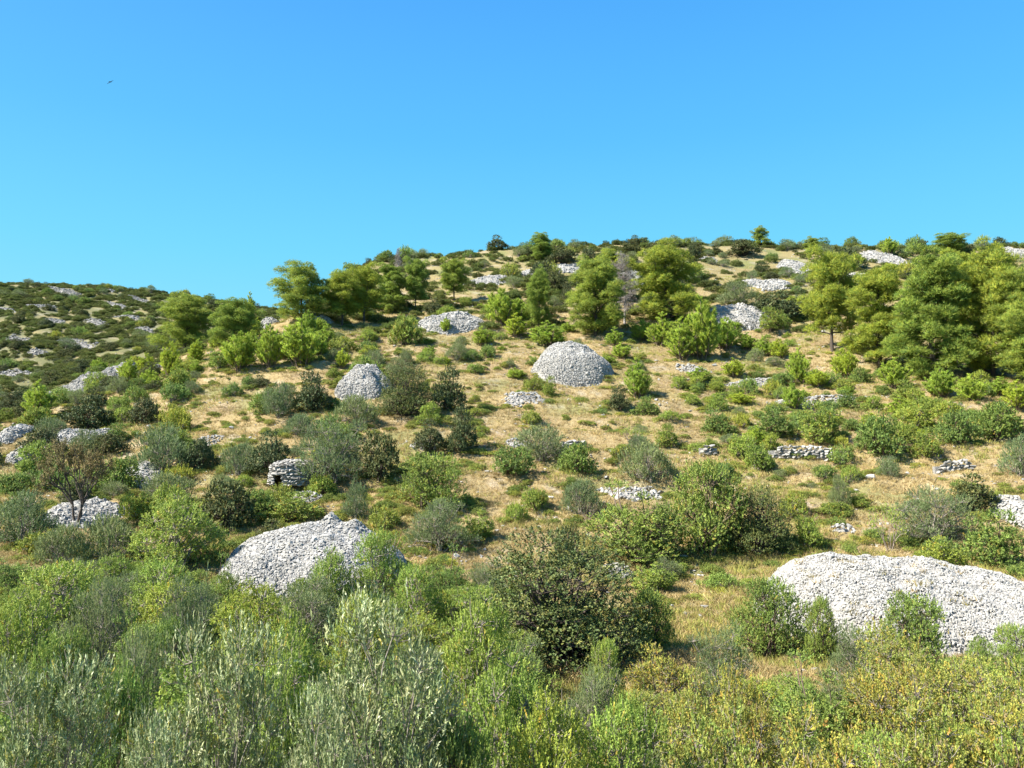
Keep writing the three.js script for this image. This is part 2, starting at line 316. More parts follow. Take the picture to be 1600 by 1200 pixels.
// far plants: leaves stand for sprays of leaves
kind('dark', { name: 'evergreen_shrub', cat: 'shrub', wood: DARKBARK, mats: tints(leafMat(.65, .2, .4), [[1, 1, 1], [.85, .95, .95], [1.15, 1.1, .95]]) }, many(3, (i) => shrub({ w: 3, h: [2.2, 2.5, 1.9][i], lobes: 24 + 3 * i, lobe: .22, leaves: 17000, len: .12, wid: .075, pal: PAL.dark, ragged: .2, gap: .14, splay: 1.1 })));
kind('grey', { name: 'grey_shrub', cat: 'shrub', wood: GREYBARK, mats: tints(soft, [[1, 1, 1], [.88, .95, .95], [1.1, 1.08, 1]]) }, many(3, (i) => shrub({ w: 3, h: [2.0, 2.3, 1.8][i], lobes: 22 + 3 * i, lobe: .23, leaves: 18000, len: .12, wid: .036, pal: PAL.grey, ragged: .2, gap: .12, lift: .9, mess: .45, splay: .6, sprig: 2.2, shoot: .5, bare: true, twigs: 8 })));
kind('green', { name: 'leafy_shrub', cat: 'shrub', wood: BARK, mats: tints(soft, [[1, 1, 1], [.88, .92, 1], [1.2, 1.1, .95]]) }, many(3, (i) => shrub({ w: 3, h: [2.0, 2.4, 1.7][i], lobes: 26 + 3 * i, lobe: .2, leaves: 16000, len: .12, wid: .068, pal: PAL.green, ragged: .2, gap: .16, splay: 1, shoot: .6 })));
kind('lime', { name: 'yellow_green_shrub', cat: 'shrub', wood: GREYBARK, mats: tints(soft, [[1, 1, 1], [.9, .95, 1], [1.1, 1.02, .9]]) }, many(3, (i) => shrub({ w: 3, h: [2.2, 2.6, 1.8][i], lobes: 26 + 3 * i, lobe: .19, leaves: 15000, len: .12, wid: .065, pal: PAL.lime, ragged: .2, gap: .18, splay: 1, lift: .7, shoot: .7 })));
kind('low', { name: 'low_shrub', cat: 'shrub', wood: GREYBARK, mats: tints(soft, [[1, 1, 1], [1.25, 1.05, .85], [.85, .92, 1.05]]) }, many(3, (i) => shrub({ w: 3, h: [1.2, 1.0, 1.4][i], lobes: 22, lobe: .18, leaves: 9000, len: .15, wid: .06, pal: i === 1 ? PAL.lime : PAL.green, gap: .3, clear: .02, splay: 1, shoot: .7, flat: .85 })));
const domed = (s) => Math.pow(Math.sin(Math.PI * clamp(.16 + .84 * s, 0, 1)), .55) * (1 - .25 * s), conic = (s) => clamp(.55 + s * 2.2, 0, 1) * Math.pow(1 - s, .62) + .1, tiered = (s) => (.88 + .12 * Math.sin(s * 16)) * Math.pow(1 - s, .5) * clamp(.6 + s * 2, 0, 1) + .08;
kind('pine', { name: 'pine_tree', cat: 'pine tree', wood: DARKBARK, mats: tints(needle, [[1, 1, 1], [.9, .96, 1], [1.12, 1.06, .9]]) }, [
  () => pine({ seed: 1, w: 7, h: 9, branches: 58, clear: .07, profile: domed, tufts: 22000, len: .3, wid: .017, pal: PAL.pine, rise: .32, puff: .1 }),
  () => pine({ seed: 2, w: 6, h: 10, branches: 66, clear: .02, profile: tiered, tufts: 23000, len: .3, wid: .017, pal: PAL.pine, rise: .25, puff: .115 }),
  () => pine({ seed: 3, w: 6.5, h: 9, branches: 64, clear: .02, profile: conic, tufts: 23000, len: .3, wid: .017, pal: PAL.pine, rise: .45, puff: .105 }),
  () => pine({ seed: 4, w: 5.5, h: 8, branches: 46, clear: .2, profile: domed, tufts: 16000, len: .3, wid: .017, pal: PAL.pine, rise: .4, puff: .12 }),
  () => pine({ seed: 5, w: 6.5, h: 9.5, branches: 62, clear: .02, profile: (s) => conic(s) * (.8 + .3 * Math.sin(s * 9 + 1)), tufts: 22000, len: .3, wid: .017, pal: PAL.pine, rise: .6, puff: .095 }),
  () => pine({ seed: 6, w: 7, h: 8.5, branches: 56, clear: .04, profile: (s) => domed(s) * (.85 + .2 * Math.sin(s * 13)), tufts: 21000, len: .3, wid: .017, pal: PAL.pine, rise: .5, puff: .1 })]);
kind('young', { name: 'young_pine', cat: 'pine tree', wood: BARK, mats: tints(needle, [[1, 1, 1], [.9, .95, 1], [1.12, 1.05, .85]]) }, many(3, (i) => youngPine({ w: 3, h: [3.4, 3.0, 2.4][i], leaders: [7, 10, 12][i], shoots: [26, 20, 16][i], per: 20, len: .2, wid: .015, pal: PAL.young })));
kind('dead', { name: 'dead_pine', cat: 'dead tree', wood: woodMat(.30, .275, .26), mats: tints(soft, [[1, 1, 1]]) }, [() => { const p = pine({ seed: 9, w: 4.5, h: 9, branches: 46, clear: .12, profile: conic, tufts: 3400, len: .4, wid: .012, pal: [[.30, .27, .25, .7], [.24, .21, .19, .3]], rise: .2, puff: .1 }); return p; }]);
kind('brown', { name: 'thin_tree', cat: 'tree', wood: DARKBARK, mats: tints(soft, [[1, 1, 1]]) }, [() => bareTree({ w: 4, h: 4.6, stems: 3, levels: 5, r: .10, leaves: 18, len: .11, wid: .045, pal: PAL.brown, first: .25 })]);
kind('twig', { name: 'twiggy_bush', cat: 'bush', wood: woodMat(.27, .22, .18), mats: tints(soft, [[1, 1, 1]]) }, many(2, (i) => bareTree({ w: 2, h: 2, stems: 6, levels: 3, r: .022, leaves: [6, 3][i], len: .09, wid: .04, pal: i ? PAL.brown : PAL.lime, first: .26, spread: .6 })));
// near plants: single leaves
kind('oliveNear', { name: 'olive_tree', cat: 'olive tree', wood: GREYBARK, mats: tints(glossy, [[1, 1, 1], [.92, .95, .95]]) }, many(2, (i) => shrub({ w: 3.4, h: 3.8, lobes: 52, lobe: .16, leaves: 50000, len: .085, wid: .027, pal: PAL.olive, gap: .26, lift: .8, out: .6, mess: .5, splay: .75, sprig: 2.8, per: 12, shoot: 1.1, twigs: 7, wood: .014, clear: .15, bare: true })));
kind('limeNear', { name: 'yellow_green_shrub', cat: 'shrub', wood: GREYBARK, mats: tints(soft, [[1, 1, 1], [.86, .93, .95], [1.08, 1, .85]]) }, many(2, (i) => shrub({ w: 3, h: 2.8, lobes: 44, lobe: .165, leaves: 38000, len: .064, wid: .035, pal: PAL.lime, gap: .2, lift: .7, splay: 1, shoot: .8, sprig: 2.4, twigs: 9, bare: true, clear: .08 })));
kind('greenNear', { name: 'leafy_shrub', cat: 'shrub', wood: BARK, mats: tints(soft, [[1, 1, 1], [.85, .92, .95], [1.1, 1.05, .95]]) }, many(2, (i) => shrub({ w: 3, h: 2.6, lobes: 40, lobe: .17, leaves: 36000, len: .068, wid: .037, pal: PAL.green, gap: .2, splay: 1, shoot: .7, sprig: 2.2, twigs: 8, clear: .08 })));
kind('autumnNear', { name: 'yellowing_shrub', cat: 'shrub', wood: GREYBARK, mats: tints(soft, [[1, 1, 1], [.9, .96, .95], [1.05, .95, .85]]) }, many(2, (i) => shrub({ w: 3, h: 2.4, lobes: 44, lobe: .16, leaves: 34000, len: .062, wid: .037, pal: PAL.autumn, gap: .2, lift: .6, splay: 1.1, shoot: .9, sprig: 2.6, twigs: 10, bare: true, clear: .05, flat: .82 })));
kind('greyNear', { name: 'grey_shrub', cat: 'shrub', wood: GREYBARK, mats: tints(soft, [[1, 1, 1], [.9, .95, .92]]) }, many(2, (i) => shrub({ w: 3, h: 2.5, lobes: 40, lobe: .17, leaves: 40000, len: .07, wid: .019, pal: PAL.grey, gap: .14, lift: .95, mess: .45, splay: .55, sprig: 2.4, per: 10, shoot: .8, twigs: 10, bare: true })));
kind('darkNear', { name: 'evergreen_tree', cat: 'tree', wood: DARKBARK, mats: tints(leafMat(.55, .18, .5), [[1, 1, 1]]) }, [() => shrub({ w: 5, h: 4.6, lobes: 84, lobe: .185, leaves: 112000, len: .08, wid: .05, pal: [[.10, .14, .042, .5], [.15, .18, .05, .3], [.21, .215, .06, .2]], gap: .1, splay: 1, lift: .6, shoot: .5, sprig: 2.2, clear: .06, twigs: 8 })]);

const COUNT = {};
function plant(id, p, W, H, label, group, which) {
  const k = KINDS[id], n = COUNT[id] = (COUNT[id] ?? 0) + 1, proto = k.protos[which ?? Math.floor(R() * k.protos.length)], g = new THREE.Group();
  g.name = numbered(k.name); g.position.set(p.x, p.y - .06, p.z); const s = W / proto.w; g.scale.set(s, H / proto.h, s * rr(.85, 1.05)); g.rotation.y = rr(0, 6.28);
  mesh('trunk', proto.trunk, k.wood, g); if (proto.crown) mesh('crown', proto.crown, k.mats[Math.floor(R() * k.mats.length)], g);
  scene.add(g); return tag(g, label, k.cat, group);
}
// id, bearing u, top v, base v (or distance when under 40), width in the same pixels, label
const placed = [];
function put(id, u, top, base, w, label, which) {
  const p = base < 40 ? atZ(u, base) : hit(u, base), vb = base < 40 ? vOf(p) : base, H = Math.max(.25, (vb - top) / F * p.zc), W = w / F * p.zc;
  placed.push([p.x, p.z, W]); return plant(id, p, W, H, label, undefined, which);
}

// ------------------------------------------------------------------ stones
R = rng(501);
const STONES = Array.from({ length: 8 }, () => {
  const pts = []; for (let i = 0; i < 13; i++) { const d = rndDir().multiplyScalar(rr(.4, .56)); pts.push(V(d.x * 1.15, d.y * .72, d.z * .95)); }
  return new ConvexGeometry(pts);
});
const stoneMap = detailTexture(256, (x, y) => { const l = .86 + .09 * tile(x, y, 9, 4) + .07 * tile(x, y, 34, 14); return [l, l, l * (1 + .015 * tile(x, y, 5, 2))]; });
for (const g of STONES) { const p = g.attributes.position, uv = new Float32Array(p.count * 2); for (let i = 0; i < p.count; i++) uv.set([p.getX(i) + p.getY(i) * .6, p.getZ(i) + p.getY(i) * .7], i * 2); g.setAttribute('uv', new THREE.BufferAttribute(uv, 2)); }
const stoneMats = [[.45, .435, .415], [.39, .38, .365], [.49, .475, .45], [.345, .335, .32], [.43, .41, .375]].map((c) => new THREE.MeshStandardMaterial({ color: new THREE.Color().setRGB(...c), map: stoneMap, roughness: .95, flatShading: true }));
const stoneInst = new THREE.MeshStandardMaterial({ color: 0xffffff, map: stoneMap, roughness: .95, flatShading: true });
const coreMat = new THREE.MeshStandardMaterial({ color: new THREE.Color().setRGB(.43, .415, .395), map: stoneMap, bumpMap: stoneMap, bumpScale: .08, roughness: 1 });
const dummy = new THREE.Object3D(), tmpC = new THREE.Color();
function instanced(name, g, m, list, parent, colour) {              // list of matrices
  const o = cast(new THREE.InstancedMesh(g, m, list.length)); o.name = name; o.userData.kind = 'stuff';
  list.forEach((e, i) => { o.setMatrixAt(i, e.m); o.setColorAt(i, tmpC.setRGB(...e.c)); }); parent.add(o); return o;
}
function stoneColour(k = 1) { const b = rr(.31, .5) * k, w = rr(.02, .12); return [b, b * (1 - w * .35), b * (1 - w)]; }
const HEAPS = [];
function heap(o) {                                                  // a field-clearance pile of loose limestone
  const front = o.Z ? atZ(o.u, o.Z) : hit(o.u, o.base), rz = o.rz, c = atZ(o.u, front.Z + rz * .85), rx = o.w / 2 / F * c.zc, ca = Math.cos(o.turn ?? 0), sa = Math.sin(o.turn ?? 0);
  const g = new THREE.Group(); g.name = numbered(o.name ?? 'stone_heap'); g.position.set(c.x, c.y, c.z); scene.add(g); tag(g, o.label, o.cat ?? 'stone heap', o.group);
  const q = o.q ?? .75, s0 = o.s, ph = rr(0, 50);
  const surf = (a, b) => {                                          // a, b in -1..1 across and along
    const an = Math.atan2(b, a), wob = 1 + .5 * fbm(Math.cos(an) * .9 + ph, Math.sin(an) * .9 + ph, 3) * (o.wild ?? 1), r2 = (Math.pow(Math.abs(a), o.sq ?? 2) + b * b) * wob, x = c.x + a * rx * ca + b * rz * sa, z = c.z - a * rx * sa + b * rz * ca;
    let e = r2 < 1 ? o.H * Math.pow(1 - r2, q) : 0; if (e > 0) { e *= 1 + .3 * fbm(x / 3.2, z / 3.2, 3) * (o.wild ?? 1) + (o.tilt ?? 0) * a; for (const [ba, bb, amp, br] of o.bumps ?? []) e += amp * Math.exp(-((a - ba) ** 2 + (b - bb) ** 2) / br / br); }
    return { x, y: height(x, z) + e, z, r2 };
  };
  const NR = 14, NA = 40, pos = [], uv = [], idx = [];
  for (let i = 0; i <= NR; i++) for (let j = 0; j <= NA; j++) { const r = i / NR * 1.08, t = j / NA * 6.28319, p = surf(r * Math.cos(t), r * Math.sin(t)); pos.push(p.x - c.x, p.y - c.y - s0 * .25 - (o.H <= .6 ? .2 : 0) - (i === NR ? .4 : 0), p.z - c.z); uv.push(p.x, p.z); if (i && j) { const k = i * (NA + 1) + j; idx.push(k - NA - 2, k - NA - 1, k - 1, k - NA - 1, k, k - 1); } }
  const cg = new THREE.BufferGeometry(); cg.setAttribute('position', new THREE.Float32BufferAttribute(pos, 3)); cg.setAttribute('uv', new THREE.Float32BufferAttribute(uv, 2)); cg.setIndex(idx); cg.computeVertexNormals();
  mesh('rubble_core', cg, coreMat, g);
  const list = [], pack = o.pack ?? (o.H <= .6 ? .95 : .66), da = s0 * pack / rx, db = s0 * pack / rz;
  for (let a = -1.05; a < 1.05; a += da) for (let b = -1.05; b < 1.05; b += db) {
    const A = a + rr(-.6, .6) * da, B = b + rr(-.6, .6) * db, p = surf(A, B); if (p.r2 > 1.02 || (p.r2 > .9 && R() < .4)) continue;
    const sx = surf(A + .02, B), sz = surf(A, B + .02), n = V(sz.x - p.x, sz.y - p.y, sz.z - p.z).cross(V(sx.x - p.x, sx.y - p.y, sx.z - p.z)).normalize(); if (n.y < 0) n.negate();
    const k = s0 * (.55 + .75 * Math.pow(R(), 1.6)) * (R() < .05 ? rr(1.4, 2.1) : 1) * (p.r2 > .85 ? rr(.8, 1.4) : 1);
    dummy.position.set(p.x - c.x, p.y - c.y - k * .05, p.z - c.z); dummy.quaternion.setFromUnitVectors(V(0, 1, 0), n); dummy.rotateY(rr(0, 6.28)); dummy.rotateX(rr(-.4, .4)); dummy.rotateZ(rr(-.4, .4)); dummy.scale.set(k * rr(.8, 1.3), k * rr(.7, 1.15), k); dummy.updateMatrix();
    list.push({ m: dummy.matrix.clone(), c: stoneColour(o.bright ?? 1), k: k / Math.hypot(p.x, p.y, p.z) * (n.z > -.2 ? 1 : .3) });
    if (n.y < .75 && R() < .5) { dummy.position.y += rr(-.5, .5) * s0; dummy.position.x += rr(-.3, .3) * s0; dummy.updateMatrix(); list.push({ m: dummy.matrix.clone(), c: stoneColour(o.bright ?? 1), k: 0 }); }
  }
  for (let t = 0, m = o.H <= .6 ? 0 : Math.round(4.2 * (rx + rz) * o.H * .9 / (s0 * s0 * .6)); t < m; t++) {   // the steep rim
    const an = rr(0, 6.2832), r = Math.sqrt(rr(.55, 1.12)), p = surf(Math.cos(an) * r, Math.sin(an) * r), k = s0 * rr(.7, 1.15); if (p.r2 > 1.03 || p.r2 < .45) continue;
    dummy.position.set(p.x - c.x, p.y - c.y + rr(-.1, .1) * k, p.z - c.z); dummy.rotation.set(rr(-3, 3), rr(-3, 3), rr(-3, 3)); dummy.scale.set(k * rr(.8, 1.3), k * rr(.8, 1.2), k); dummy.updateMatrix(); list.push({ m: dummy.matrix.clone(), c: stoneColour(o.bright ?? 1), k: k * .9 / Math.hypot(p.x, p.y, p.z) * (Math.sin(an) > -.2 ? 1 : .3) });
  }
  list.sort((x, y) => y.k - x.k);
  if (o.parts) for (const e of list.splice(0, 300)) { const st = mesh('stone', pick(STONES), pick(stoneMats), g); e.m.decompose(st.position, st.quaternion, st.scale); }
  instanced('small_stones', pick(STONES), stoneInst, list, g);
  HEAPS.push([c.x, c.z, rx, rz, ca, sa]); return surf;
}
const onHeap = (x, z, k = 1) => HEAPS.some(([cx, cz, rx, rz, ca, sa]) => { const dx = x - cx, dz = z - cz, a = (dx * ca - dz * sa) / rx, b = (dx * sa + dz * ca) / rz; return a * a + b * b < k; });

heap({ u: 490, Z: 37.2, w: 284, rz: 4.4, H: 1.95, q: .55, sq: 2.8, wild: .55, s: .145, bright: .98, parts: true, bumps: [[.09, -.5, .5, .1], [.36, -.45, .5, .13], [-.3, -.3, .2, .3]], label: 'big heap of loose grey stones left of centre, bushes at its foot' });
const whiteHeap = heap({ u: 1448, Z: 29.0, w: 530, rz: 5.0, H: 2.3, q: .62, sq: 2.8, wild: .4, s: .125, tilt: -.42, bright: 1.05, parts: true, label: 'large white stone heap at the right edge of the slope' });
heap({ u: 893, base: 601, w: 124, rz: 4.2, H: 3.0, q: .58, s: .19, wild: .4, bright: 1.0, label: 'smooth grey dome of stones in the middle of the hill' });
heap({ u: 820, base: 634, w: 62, rz: 2.0, H: 0.38, wild: 1.8, bright: .9, s: .26, label: 'low white rubble spilling out left below the grey dome' });
heap({ u: 568, base: 622, w: 88, rz: 3.4, H: 2.3, q: .7, s: .2, label: 'pointed grey stone heap hemmed in by dark bushes' });
heap({ u: 706, base: 520, w: 102, rz: 5.0, H: 1.5, s: .34, label: 'grey stone heap on the slope right of the pine row' });
heap({ u: 766, base: 447, w: 60, rz: 3.5, H: 0.72, wild: 1.5, s: .4, turn: .5, label: 'left end piece of the long stone ridge below the skyline' });
heap({ u: 860, base: 430, w: 120, rz: 4, H: 0.90, wild: 1.5, s: .42, turn: .35, label: 'long stone ridge on the upper slope below the skyline pine' });
heap({ u: 1150, base: 515, w: 96, rz: 6, H: 2.4, s: .33, label: 'grey stone heap right of the tallest middle pine' });
heap({ u: 1200, base: 452, w: 74, rz: 4, H: 0.72, wild: 1.5, s: .4, label: 'flat stone heap above the dark scrub on the upper right' });
heap({ u: 1105, base: 408, w: 32, rz: 2.4, H: 0.60, wild: 1.5, s: .45, label: 'small stone patch near the ridge right of the middle pines' });
heap({ u: 1240, base: 427, w: 46, rz: 4.5, H: .9, s: .45, label: 'narrow slanting stone strip near the ridge top' });
heap({ u: 1380, base: 412, w: 74, rz: 5.5, H: 0.66, wild: 1.5, s: .45, label: 'white stone heap on the skyline beside a young pine' });
heap({ u: 1346, base: 448, w: 44, rz: 4, H: 1.2, s: .4, label: 'pale stone heap showing between two pine tops' });
heap({ u: 1586, base: 402, w: 60, rz: 4, H: 1.08, wild: 1.5, s: .45, label: 'rounded stone heap on the skyline at the right edge' });
heap({ u: 985, base: 450, w: 50, rz: 3, H: 2, s: .4, label: 'stone heap half hidden behind the dead grey pine' });
heap({ u: 148, base: 614, w: 180, rz: 3.6, H: 2.9, s: .26, turn: .5, bright: .85, label: 'long grey stone bank on the left shoulder of the hill' });
heap({ u: 418, base: 509, w: 34, rz: 2, H: .8, s: .35, label: 'small stone heap left of the big round pine' });
heap({ u: 497, base: 507, w: 44, rz: 2, H: .9, s: .35, label: 'stone heap in the shade under the pine row' });
heap({ u: 214, base: 764, w: 80, rz: 2.2, H: .8, s: .26, label: 'flat white stone heap behind the half bare tree' });
heap({ u: 132, base: 826, w: 110, rz: 2.6, H: .8, s: .24, label: 'stone heap at the foot of the half bare tree' });
heap({ u: 22, base: 694, w: 48, rz: 2.6, H: 1.1, s: .28, label: 'upper pale stone heap at the far left edge' });
heap({ u: 46, base: 724, w: 44, rz: 2.2, H: .8, s: .28, label: 'lower pale stone heap at the far left edge' });
heap({ u: 120, base: 692, w: 110, rz: 1.8, H: .7, s: .28, turn: .4, label: 'bluish stone strip slanting up to a dark bush on the left' });
heap({ u: 1594, base: 830, w: 60, rz: 2.4, H: 1.2, s: .24, label: 'stone heap cut by the right edge above the white heap' });
heap({ u: 990, base: 780, w: 96, rz: 1.6, H: 0.45, wild: 1.8, bright: .9, s: .26, label: 'low stone ledge behind the wide green bushes' });
heap({ u: 964, base: 906, w: 56, rz: 1.0, H: .45, s: .2, label: 'small white rock pile beside the big dark tree' });
heap({ u: 688, base: 946, w: 28, rz: .6, H: .5, s: .18, label: 'little patch of pale stones among the lime green bushes' });
heap({ u: 1316, base: 834, w: 38, rz: .7, H: .35, s: .2, label: 'tiny stone pile just above the white heap' });
heap({ u: 482, base: 786, w: 46, rz: 1.0, H: .5, s: .22, label: 'rubble fallen below the stone hut' });
heap({ u: 812, base: 702, w: 50, rz: 1.4, H: 0.45, wild: 1.8, bright: .9, s: .26, label: 'white rubble left of the grey bush in mid slope' });
heap({ u: 320, base: 702, w: 60, rz: 1.2, H: 0.26, wild: 1.8, bright: .9, s: .24, label: 'scattered white rubble above the dark bush on the left' });
heap({ u: 660, base: 706, w: 44, rz: 1.2, H: 0.34, wild: 1.8, bright: .9, s: .25, label: 'rubble patch below the brownish bush left of centre' });
heap({ u: 1180, base: 606, w: 110, rz: 1.5, H: 0.45, wild: 1.8, bright: .9, s: .3, label: 'broken line of rocks across the grass right of centre' });
heap({ u: 1080, base: 582, w: 60, rz: 1.4, H: 0.38, wild: 1.8, bright: .9, s: .34, label: 'white boulders strewn below the young pine clump' });
heap({ u: 1270, base: 640, w: 150, rz: 1.4, H: 0.30, wild: 1.8, bright: .9, s: .3, label: 'long low rubble line above the right hand bushes' });
// strips of scree on the far left hill
[[30, 536, 60], [100, 458, 110], [62, 480, 70], [180, 478, 70], [205, 498, 60], [226, 518, 56], [105, 535, 50], [130, 545, 44], [20, 590, 70], [8, 486, 40], [150, 508, 60], [60, 556, 36], [170, 455, 40], [215, 470, 50], [85, 505, 46]].forEach(([u, v, w]) =>
  heap({ name: 'scree_strip', cat: 'scree', u, base: v, w: w * 1.3, rz: 2.0, H: .5, s: .55, turn: -.6 + rr(-.25, .25), bright: .75, wild: 1.6, label: (w > 55 ? 'long' : 'short') + ' grey scree strip ' + (v < 490 ? 'near the crest of' : v < 530 ? 'halfway up' : 'low on') + ' the far left hill, ' + (u < 70 ? 'at the picture edge' : u < 140 ? 'in its middle' : 'near the pines'), group: 'scree strips on the far left hill' }));

// dry stone walls: courses of single stones
function dryWall(u0, v0, u1, v1, hpx, label) {
  const a = hit(u0, v0), b = hit(u1, v1), H = hpx * .8 / F * a.zc, len = Math.hypot(b.x - a.x, b.z - a.z), g = new THREE.Group(); g.name = numbered('dry_stone_wall'); g.position.set(a.x, a.y, a.z); scene.add(g); tag(g, label, 'wall');
  const ch = .2, rows = Math.max(2, Math.round(H / ch));
  const back = new THREE.BoxGeometry(len, H * .75, .35); back.translate(len / 2, H * .3, -.2); const bm = mesh('rubble_core', back, coreMat, g); bm.rotation.y = Math.atan2(-(b.z - a.z), b.x - a.x);
  for (let r = 0; r < rows; r++) for (let x = rr(-.2, .2); x < len;) {
    const w = rr(.26, .5), t = x / len, ends = Math.min(t, 1 - t) * 6; if (r + 1 > rows * clamp(ends + .35 + .25 * noise(x, r))) { x += w; continue; }
    const px = a.x + (b.x - a.x) * t, pz = a.z + (b.z - a.z) * t, st = mesh('stone', pick(STONES), pick(stoneMats), g);
    st.position.set(px - a.x + rr(-.03, .03), height(px, pz) - a.y + (r + .45) * ch + rr(-.03, .03), pz - a.z + rr(-.08, .1)); st.rotation.set(rr(-.3, .3), rr(-.4, .4), rr(-.3, .3)); st.scale.set(w * 1.15, ch * rr(1.5, 2.0), rr(.35, .5)); x += w * .93;
  }
}
dryWall(1201, 717, 1311, 722, 24, 'long dry stone terrace wall on the right of the slope');
dryWall(1093, 711, 1121, 711, 20, 'short dry stone wall end right of the round grey bush');
dryWall(1462, 741, 1521, 735, 22, 'broken dry stone wall near the right edge');
dryWall(880, 699, 917, 700, 17, 'white dry stone wall piece right of the grey mid slope bush');

// round dry stone hut with a low doorway
{
  const p = hit(450, 769), Wd = 80 / F * p.zc, rad = Wd / 2, H = 25 / F * p.zc, g = new THREE.Group(); g.name = 'stone_hut'; p.z -= rad * .7; p.y = height(p.x, p.z) - .25; g.position.set(p.x, p.y, p.z); scene.add(g);
  tag(g, 'small round dry stone hut with a dark low doorway', 'hut');
  const doorA = -.48, doorW = .25, doorY = .72;                      // bearing of the doorway, measured from the side facing the viewer
  const wallC = new THREE.CylinderGeometry(rad * .80, rad * .9, H, 40, 1, true, doorA + doorW, 6.28319 - 2 * doorW); wallC.translate(0, H / 2, 0);
  const lint = new THREE.CylinderGeometry(rad * .80, rad * .84, H - doorY - .1, 8, 1, true, doorA - doorW, 2 * doorW); lint.translate(0, doorY + .1 + (H - doorY - .1) / 2, 0);
  const roof = new THREE.SphereGeometry(rad * .82, 24, 8, 0, 6.283, 0, 1.5708); roof.scale(1, .42, 1); roof.translate(0, H * .98, 0);
  mesh('wall_core', wallC, new THREE.MeshStandardMaterial({ color: new THREE.Color().setRGB(.36, .35, .335), map: stoneMap, roughness: 1, side: THREE.DoubleSide }), g); mesh('lintel_core', lint, coreMat, g); mesh('roof_core', roof, coreMat, g);
  const rows = Math.round(H / .14), rest = []; let n = 0;
  const add = (m, seen) => { if (seen && n < 300) { n++; const st = mesh('stone', pick(STONES), pick(stoneMats), g); m.decompose(st.position, st.quaternion, st.scale); } else rest.push({ m: m.clone(), c: stoneColour(1.05) }); };
  for (let r = 0; r < rows; r++) for (let a = rr(0, .1); a < 6.283;) {
    const w = rr(.24, .46), y = (r + .5) * .14, R0 = rad * (1 - .1 * y / H); let da = a - Math.PI; const d = Math.abs(da - doorA); a += w / R0 * .95;
    if (d < doorW && y < doorY) continue;
    dummy.position.set(Math.sin(da) * (R0 - .12), y + rr(-.05, .05), Math.cos(da) * (R0 - .12 + rr(-.06, .05))); dummy.rotation.set(rr(-.25, .25), da + rr(-.3, .3), rr(-.25, .25)); dummy.scale.set(w * rr(1, 1.3), rr(.2, .3), .42); dummy.updateMatrix(); add(dummy.matrix, Math.abs(da) < 1.75);
  }
  dummy.position.set(Math.sin(doorA) * (rad - .1), doorY + .08, Math.cos(doorA) * (rad - .1)); dummy.rotation.set(0, doorA, 0); dummy.scale.set(1.25, .26, .5); dummy.updateMatrix(); add(dummy.matrix, true);
  for (let i = 0; i < 190; i++) { const q = Math.sqrt(i / 190) * .98, a = i * 2.39996, y = H + rad * .36 * Math.sqrt(1 - q * q * .98) + rr(-.06, .06); dummy.position.set(Math.cos(a) * q * rad * .9, y, Math.sin(a) * q * rad * .9); dummy.rotation.set(rr(-.3, .3), rr(0, 6), rr(-.3, .3)); dummy.scale.set(rr(.3, .45), .2, rr(.28, .4)); dummy.updateMatrix(); add(dummy.matrix, Math.sin(a) * q > -.1); }
  instanced('small_stones', STONES[2], stoneInst, rest, g); HEAPS.push([p.x, p.z, rad, rad, 1, 0]);
}
// single boulders lying in the grass
R = rng(640);
[[1360, 748, 17, 'cream boulder in the grass below the long terrace wall'], [1418, 741, 10, 'white rock right of the cream boulder'], [1342, 750, 7, 'small stone left of the cream boulder'], [236, 668, 14, 'white boulder in the yellow grass on the left slope'], [362, 670, 12, 'flat white boulder above the dark bushes on the left'], [860, 779, 11, 'pale rock left of the grey green bush in mid slope'], [947, 748, 12, 'pale rock behind the grey green bush in mid slope'], [920, 838, 12, 'white rock by the dead branches above the dark tree'], [618, 752, 12, 'bright rock left of the wide green bush in mid slope'], [752, 798, 10, 'white rock right of the low grey bush'], [776, 830, 9, 'small white rock in the bare soil in mid slope'], [740, 726, 9, 'pale rock in the grass right of centre bush'], [955, 706, 10, 'rock above the round grey bush'], [1026, 565, 8, 'white rock under the young pines'], [1110, 566, 10, 'left of two white rocks below the young pine clump'], [1116, 572, 9, 'right of two white rocks below the young pine clump'], [1200, 563, 12, 'pale rock in the grass left of the right hand pines'], [1286, 520, 10, 'grey rock left of the lone pine trunk'], [1285, 596, 9, 'white rock in the scrub below the right hand pines'], [758, 860, 9, 'pale rock beside the lime green bush in mid slope'], [1100, 950, 14, 'flat stone in the dry grass left of the white heap'], [1050, 948, 10, 'stone half sunk in the dry grass right of the dark tree']].forEach(([u, v, w, label]) => {
  const p = hit(u, v), s = w / F * p.zc, o = cast(new THREE.Mesh(pick(STONES), pick(stoneMats.slice(0, 3)))); o.name = numbered('boulder'); o.position.set(p.x, p.y + s * .18, p.z); o.scale.set(s, s * rr(.6, .85), s * rr(.7, 1)); o.rotation.y = rr(0, 6); scene.add(o); tag(o, label, 'boulder');
});

